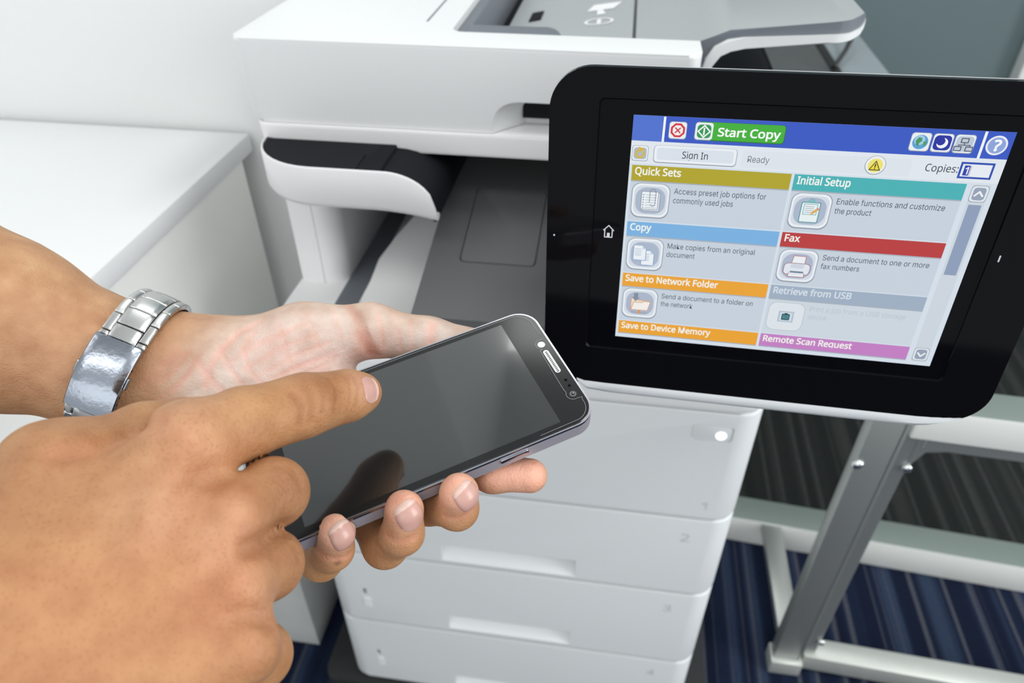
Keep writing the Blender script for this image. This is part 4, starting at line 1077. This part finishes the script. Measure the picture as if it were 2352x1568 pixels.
LEFT_DETAIL = {'tones': {'base': (0.47, 0.24, 0.11),
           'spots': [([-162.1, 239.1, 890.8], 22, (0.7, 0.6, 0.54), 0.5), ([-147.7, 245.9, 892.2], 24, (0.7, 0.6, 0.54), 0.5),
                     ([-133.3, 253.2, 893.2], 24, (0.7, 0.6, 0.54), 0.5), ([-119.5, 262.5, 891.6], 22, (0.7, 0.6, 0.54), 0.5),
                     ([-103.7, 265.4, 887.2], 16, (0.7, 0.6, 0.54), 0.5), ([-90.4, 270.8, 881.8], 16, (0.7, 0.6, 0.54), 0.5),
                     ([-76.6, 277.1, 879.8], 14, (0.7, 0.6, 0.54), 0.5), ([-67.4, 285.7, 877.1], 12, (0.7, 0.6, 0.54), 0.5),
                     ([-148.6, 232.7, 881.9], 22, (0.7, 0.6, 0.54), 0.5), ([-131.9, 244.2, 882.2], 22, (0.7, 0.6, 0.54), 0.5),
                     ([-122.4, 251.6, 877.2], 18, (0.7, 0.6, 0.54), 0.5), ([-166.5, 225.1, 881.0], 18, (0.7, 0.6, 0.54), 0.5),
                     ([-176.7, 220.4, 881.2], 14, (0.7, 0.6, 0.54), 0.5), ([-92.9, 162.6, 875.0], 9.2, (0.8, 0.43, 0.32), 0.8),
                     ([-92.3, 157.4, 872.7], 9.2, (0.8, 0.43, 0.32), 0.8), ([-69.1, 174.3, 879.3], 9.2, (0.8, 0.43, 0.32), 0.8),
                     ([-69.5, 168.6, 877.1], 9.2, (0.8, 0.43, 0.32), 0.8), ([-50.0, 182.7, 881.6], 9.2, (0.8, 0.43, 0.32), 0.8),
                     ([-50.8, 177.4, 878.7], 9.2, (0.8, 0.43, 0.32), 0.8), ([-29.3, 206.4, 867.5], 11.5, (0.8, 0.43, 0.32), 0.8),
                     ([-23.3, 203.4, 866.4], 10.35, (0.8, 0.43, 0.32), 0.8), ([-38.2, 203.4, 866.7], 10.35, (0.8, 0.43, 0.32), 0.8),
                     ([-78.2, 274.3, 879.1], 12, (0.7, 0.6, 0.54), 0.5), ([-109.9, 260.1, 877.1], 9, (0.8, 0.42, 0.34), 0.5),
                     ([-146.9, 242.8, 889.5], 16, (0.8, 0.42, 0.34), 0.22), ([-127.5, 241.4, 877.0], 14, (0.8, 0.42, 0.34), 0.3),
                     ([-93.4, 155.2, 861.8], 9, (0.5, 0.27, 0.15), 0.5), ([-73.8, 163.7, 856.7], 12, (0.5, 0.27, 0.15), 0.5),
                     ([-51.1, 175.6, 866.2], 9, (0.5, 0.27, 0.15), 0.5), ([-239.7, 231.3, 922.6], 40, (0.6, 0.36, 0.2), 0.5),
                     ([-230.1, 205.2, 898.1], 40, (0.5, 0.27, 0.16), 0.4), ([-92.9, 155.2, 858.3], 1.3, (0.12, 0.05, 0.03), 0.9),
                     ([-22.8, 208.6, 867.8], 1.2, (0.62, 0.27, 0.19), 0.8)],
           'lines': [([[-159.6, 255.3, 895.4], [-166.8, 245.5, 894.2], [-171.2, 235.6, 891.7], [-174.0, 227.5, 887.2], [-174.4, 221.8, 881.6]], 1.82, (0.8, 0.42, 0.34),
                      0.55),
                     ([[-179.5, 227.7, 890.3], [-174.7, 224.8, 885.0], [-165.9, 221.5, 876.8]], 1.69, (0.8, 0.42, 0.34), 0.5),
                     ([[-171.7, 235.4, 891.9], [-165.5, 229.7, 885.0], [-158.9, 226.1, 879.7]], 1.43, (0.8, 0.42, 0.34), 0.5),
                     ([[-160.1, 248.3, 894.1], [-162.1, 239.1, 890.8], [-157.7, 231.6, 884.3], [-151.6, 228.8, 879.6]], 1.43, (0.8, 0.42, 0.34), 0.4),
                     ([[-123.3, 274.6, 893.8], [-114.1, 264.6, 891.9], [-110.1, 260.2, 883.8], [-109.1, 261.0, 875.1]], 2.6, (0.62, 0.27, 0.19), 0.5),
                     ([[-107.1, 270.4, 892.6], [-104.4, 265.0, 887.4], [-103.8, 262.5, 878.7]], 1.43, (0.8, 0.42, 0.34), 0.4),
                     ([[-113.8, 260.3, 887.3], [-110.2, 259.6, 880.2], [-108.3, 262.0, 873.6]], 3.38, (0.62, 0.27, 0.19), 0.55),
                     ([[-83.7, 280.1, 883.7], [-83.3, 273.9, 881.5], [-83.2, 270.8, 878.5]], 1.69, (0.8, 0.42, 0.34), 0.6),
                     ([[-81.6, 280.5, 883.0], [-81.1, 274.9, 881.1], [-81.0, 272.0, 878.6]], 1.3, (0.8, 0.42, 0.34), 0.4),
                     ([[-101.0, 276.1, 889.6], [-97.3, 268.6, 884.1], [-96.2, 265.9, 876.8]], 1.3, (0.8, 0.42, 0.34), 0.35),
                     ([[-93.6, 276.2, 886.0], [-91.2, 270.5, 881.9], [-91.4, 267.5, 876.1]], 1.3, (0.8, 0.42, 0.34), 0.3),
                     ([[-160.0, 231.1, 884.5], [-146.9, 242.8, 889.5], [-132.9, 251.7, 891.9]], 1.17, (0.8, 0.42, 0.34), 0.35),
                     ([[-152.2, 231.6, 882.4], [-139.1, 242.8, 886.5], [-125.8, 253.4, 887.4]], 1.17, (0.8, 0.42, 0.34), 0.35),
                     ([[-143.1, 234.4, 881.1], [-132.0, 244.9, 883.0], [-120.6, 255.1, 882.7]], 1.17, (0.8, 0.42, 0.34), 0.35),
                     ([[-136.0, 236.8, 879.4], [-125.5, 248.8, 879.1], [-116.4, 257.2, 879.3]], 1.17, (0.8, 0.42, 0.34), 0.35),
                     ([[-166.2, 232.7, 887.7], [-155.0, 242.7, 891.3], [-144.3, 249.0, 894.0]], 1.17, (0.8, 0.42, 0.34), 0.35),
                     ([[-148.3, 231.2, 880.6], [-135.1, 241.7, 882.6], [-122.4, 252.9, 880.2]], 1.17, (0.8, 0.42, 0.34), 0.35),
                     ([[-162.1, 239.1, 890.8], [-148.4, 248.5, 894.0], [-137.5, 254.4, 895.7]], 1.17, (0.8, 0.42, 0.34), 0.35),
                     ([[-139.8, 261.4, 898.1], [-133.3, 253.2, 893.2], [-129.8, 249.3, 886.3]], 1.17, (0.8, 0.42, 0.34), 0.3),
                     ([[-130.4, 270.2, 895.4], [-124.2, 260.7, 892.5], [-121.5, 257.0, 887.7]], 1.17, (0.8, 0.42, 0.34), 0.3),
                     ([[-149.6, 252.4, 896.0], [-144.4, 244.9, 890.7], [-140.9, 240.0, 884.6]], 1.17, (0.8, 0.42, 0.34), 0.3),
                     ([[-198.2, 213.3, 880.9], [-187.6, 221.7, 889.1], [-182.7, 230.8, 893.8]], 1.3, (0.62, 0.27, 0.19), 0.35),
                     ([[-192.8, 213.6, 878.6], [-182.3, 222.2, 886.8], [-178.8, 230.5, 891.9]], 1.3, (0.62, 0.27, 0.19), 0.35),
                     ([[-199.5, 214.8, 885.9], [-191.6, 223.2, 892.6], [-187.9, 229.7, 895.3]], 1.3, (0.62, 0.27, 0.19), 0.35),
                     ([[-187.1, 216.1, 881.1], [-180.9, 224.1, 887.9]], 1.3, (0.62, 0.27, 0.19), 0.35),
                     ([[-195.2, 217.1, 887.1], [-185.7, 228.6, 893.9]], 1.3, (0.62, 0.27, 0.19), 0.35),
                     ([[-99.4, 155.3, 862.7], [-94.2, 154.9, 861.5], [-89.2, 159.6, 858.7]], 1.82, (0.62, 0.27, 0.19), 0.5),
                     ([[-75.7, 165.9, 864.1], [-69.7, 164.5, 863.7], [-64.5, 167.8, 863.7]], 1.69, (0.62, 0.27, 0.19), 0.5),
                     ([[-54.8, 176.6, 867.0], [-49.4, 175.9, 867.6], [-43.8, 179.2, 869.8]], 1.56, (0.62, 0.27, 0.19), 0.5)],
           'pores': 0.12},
 'nails': [([-89.1, 158.7, 871.1], [0.7, -0.5, 0.5], [-1.0, 0.7, 1.8], 4.9, 5.6), ([-65.2, 168.4, 874.1], [0.6, -0.7, 0.3], [-1.3, 0.6, 2.4], 5.2, 6.0),
           ([-44.3, 179.0, 877.1], [0.7, -0.6, 0.4], [-1.9, 0.6, 2.4], 5.2, 5.6)],
 'watch': {'centre': [-221.0, 235.7, 873.8],
           'axis': [0.9, -0.0, -0.4],
           'u': [0.3, -0.7, 0.6],
           'radii': [34.62, 34.74, 34.86, 34.97, 35.06, 35.14, 35.2, 35.26, 35.3, 35.33, 35.36, 35.37, 35.38, 35.39, 35.39, 35.38, 35.38, 35.37, 35.35, 35.32, 35.28,
                     35.24, 35.18, 35.11, 35.04, 34.96, 34.87, 34.77, 34.66, 34.54, 34.42, 34.29, 34.16, 34.02, 33.87, 33.72, 33.57, 33.41, 33.24, 33.08, 32.91, 32.74,
                     32.57, 32.4, 32.23, 32.05, 31.88, 31.71, 31.54, 31.37, 31.2, 31.03, 30.86, 30.69, 30.52, 30.35, 30.19, 30.03, 29.88, 29.74, 29.62, 29.5, 29.4, 29.3,
                     29.23, 29.18, 29.18, 29.25, 29.4, 29.64, 29.95, 30.31, 30.7, 31.09, 31.49, 31.88, 32.26, 32.64, 33.0, 33.35, 33.68, 33.99, 34.28, 34.54, 34.78,
                     34.98, 35.16, 35.3, 35.42, 35.5, 35.55, 35.59, 35.61, 35.61, 35.6, 35.59, 35.55, 35.49, 35.41, 35.3, 35.17, 35.01, 34.82, 34.62, 34.4, 34.17, 33.93,
                     33.72, 33.54, 33.44, 33.41, 33.45, 33.54, 33.66, 33.8, 33.93, 34.07, 34.21, 34.35, 34.48],
           'top': -21.89,
           'bottom': 38.68,
           'side': -61.0}}
person = thing('person', (-.25, .1, .82), 'person with bare forearms tapping a smartphone, only both hands in view', 'person')

def fingernail(hand, p, n, t, hw, hl, parent):
    """curved plate laid on the finger surface: p centre, n outward, t towards the finger tip (mm)"""
    p = np.array(p); n = np.array(n); n = n / np.linalg.norm(n); t = np.array(t); t = t - n * (t @ n); t = t / np.linalg.norm(t); s = np.cross(n, t)
    NU, NV = 15, 13; V = []; F = []
    for lay in (0, 1):
        Q = []
        for i in range(NU):
            for j in range(NV):
                a = -1 + 2 * i / (NU - 1); b_ = -1 + 2 * j / (NV - 1)
                # square grid squeezed to a rounded nail outline
                ra = a * math.sqrt(1 - b_ * b_ / 2 * .75); rb = b_ * math.sqrt(1 - a * a / 2 * .75)
                Q.append(p + t * hl * ra * 1.05 + s * hw * rb * 1.05 + n * 1.5)
        Q = np.array(Q, np.float32)
        for _ in range(14):
            d = body_d(Q, hand); Q = Q - n.astype(np.float32) * (d * .8)[:, None]
        aa = np.repeat(np.linspace(-1, 1, NU), NV); bb = np.tile(np.linspace(-1, 1, NV), NU)
        edge = np.maximum(np.abs(aa), np.abs(bb))
        rise = np.where(edge < .999, .42, .22) if lay == 0 else np.full(len(Q), -.25)
        rise = rise + (.25 * np.clip((aa - .6) / .4, 0, 1) if lay == 0 else 0)
        V += list(Q + n.astype(np.float32) * rise.astype(np.float32)[:, None])
    N = NU * NV
    for i in range(NU - 1):
        for j in range(NV - 1):
            q = (i * NV + j, (i + 1) * NV + j, (i + 1) * NV + j + 1, i * NV + j + 1)
            F.append(q); F.append(tuple(N + k for k in q[::-1]))
    rim = [(i, 0) for i in range(NU)] + [(NU - 1, j) for j in range(1, NV)] + [(i, NV - 1) for i in range(NU - 2, -1, -1)] + [(0, j) for j in range(NV - 2, 0, -1)]
    for k in range(len(rim)):
        a, c_ = rim[k], rim[(k + 1) % len(rim)]
        ia, ic = a[0] * NV + a[1], c_[0] * NV + c_[1]
        F.append((ia, ia + N, ic + N, ic))
    me = bpy.data.meshes.new('fingernail'); me.from_pydata([tuple(float(x) / 1000 for x in v_) for v_ in V], [], F); me.update()
    o_ = link('fingernail', me, [M_nail, M_nailtip], parent, 50)
    for pl_ in me.polygons:
        i = max(v_ % N for v_ in pl_.vertices) // NV
        if i >= NU - 2: pl_.material_index = 1
    return o_

HANDS = []
for hand, det, lab in ((LEFT_HAND, LEFT_DETAIL, 'left hand and forearm, palm up, fingers curled round the phone'), (RIGHT_HAND, RIGHT_DETAIL, 'right hand seen from the back, index finger pointing')):
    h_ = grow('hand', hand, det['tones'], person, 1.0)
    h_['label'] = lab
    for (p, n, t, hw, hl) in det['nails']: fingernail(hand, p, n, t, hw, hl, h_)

# ================================================================ the wrist watch
WD = LEFT_DETAIL['watch']
WC = np.array(WD['centre']); WA = np.array(WD['axis']); WA = WA / np.linalg.norm(WA)
WU = np.array(WD['u']); WU = WU - WA * (WU @ WA); WU = WU / np.linalg.norm(WU); WV = np.cross(WA, WU)
RAD = np.array(WD['radii']); NR = len(RAD)
def ring_pt(deg, h):
    x = (deg % 360) / 360 * NR; i = int(x) % NR; f_ = x - int(x)
    r = RAD[i] * (1 - f_) + RAD[(i + 1) % NR] * f_ + h
    t = math.radians(deg)
    return WC + (WU * math.cos(t) + WV * math.sin(t)) * r
# arc length table (mm) along the bracelet, measured at 2 mm above the skin, from the clasp's upper end
SGN = 1 if ((WD['bottom'] - WD['top'] + 180) % 360 - 180) > 0 else -1
degs = [WD['top'] + SGN * .5 * i for i in range(721)]
arc_l = [0.0]
for i in range(720): arc_l.append(arc_l[-1] + float(np.linalg.norm(ring_pt(degs[i + 1], 2) - ring_pt(degs[i], 2))))
TOTAL = arc_l[-1]
def deg_at(s): return float(np.interp(s % TOTAL, arc_l, degs))
def strip(s0, s1, v0, v1, h0, h1, crown=.5, n=None, bev=.25, m_=None):
    """a bent plate on the bracelet: s along the strap, v along the arm, h above the skin (mm)"""
    n = n or max(2, int(abs(s1 - s0) / 1.6)); b = bmesh.new(); rings = []
    bw = min(bev, (v1 - v0) * .2)
    sec = [(v0, h0), (v0, h1 - bev), (v0 + bw, h1)] + [(v0 + (v1 - v0) * q, h1 + crown * (1 - (2 * q - 1) ** 2)) for q in (.25, .5, .75)] + [(v1 - bw, h1), (v1, h1 - bev), (v1, h0)]
    ss = [s0] + [s0 + bw + (s1 - s0 - 2 * bw) * k / n for k in range(n + 1)] + [s1]
    for k, s_ in enumerate(ss):
        endp = k in (0, len(ss) - 1); row = []
        for v_, h_ in sec:
            hh = min(h_, h1 - bev) if endp else h_
            q = ring_pt(deg_at(s_), hh) + WA * v_
            row.append(b.verts.new(tuple(q / 1000)))
        rings.append(row)
    for a, c_ in zip(rings, rings[1:]):
        for k in range(len(sec)): b.faces.new((a[k], a[(k + 1) % len(sec)], c_[(k + 1) % len(sec)], c_[k]))
    b.faces.new(rings[0]); b.faces.new(rings[-1][::-1]); return b
M_steel = mat('brushed_steel', (.62, .62, .61), .32, 1.0, bump=.05, bscale=1200)
M_polish = mat('polished_scuffed_steel', (.34, .37, .42), .24, 1.0, bump=.25, bscale=420)
watch = thing('wristwatch', tuple(WC / 1000), 'steel bracelet watch with folding clasp worn on the inner left wrist', 'watch')
CL = 33.0
cl = link('clasp', bm_mesh(strip(0, CL, -10.4, 10.4, 1.2, 4.6, .55, 20, .45), 'clasp'), M_polish, watch, 40)
link('clasp_inner', bm_mesh(strip(1, CL + 1.5, -9.2, 9.2, .3, 2.4, 0, 18, .2), 'clasp_inner'), M_steel, cl, 40)
for v_ in (10.3, -11.5):
    link('push_button', bm_mesh(strip(13.2, 18.4, v_, v_ + 1.3, 1.3, 3.4, .1, 6, .4), 'push_button'), M_polish, cl, 40)
for s_ in (9.5, 22.0, 25.5, 29.0):
    link('spring_bar_hole', bm_mesh(strip(s_, s_ + .9, 10.2, 10.47, 2.2, 3.0, 0, 2, .05), 'spring_bar_hole'), M_darker, cl, 0)
PITCH = 9.6
k = 0
s_ = CL + .8
while s_ < TOTAL - .6:
    e_ = min(s_ + PITCH - .55, TOTAL - .4)
    link('centre_link', bm_mesh(strip(s_, e_, -6.1, 6.1, .6, 3.3, .35, None, .35), 'centre_link'), M_steel, watch, 40)
    for v0, v1 in ((-10.2, -6.35), (6.35, 10.2)):
        a_ = s_ - PITCH * .5 if s_ > CL + 5 else s_
        b_ = min(s_ + PITCH * .5 - .5, TOTAL - .4)
        link('side_link', bm_mesh(strip(a_, b_, v0, v1, .5, 2.9, .2, None, .35), 'side_link'), M_steel, watch, 40)
        if e_ >= TOTAL - .5 and TOTAL - .4 - b_ > 1.5: link('side_link', bm_mesh(strip(b_ + .5, TOTAL - .4, v0, v1, .5, 2.9, .2, None, .35), 'side_link'), M_steel, watch, 40)
    s_ += PITCH
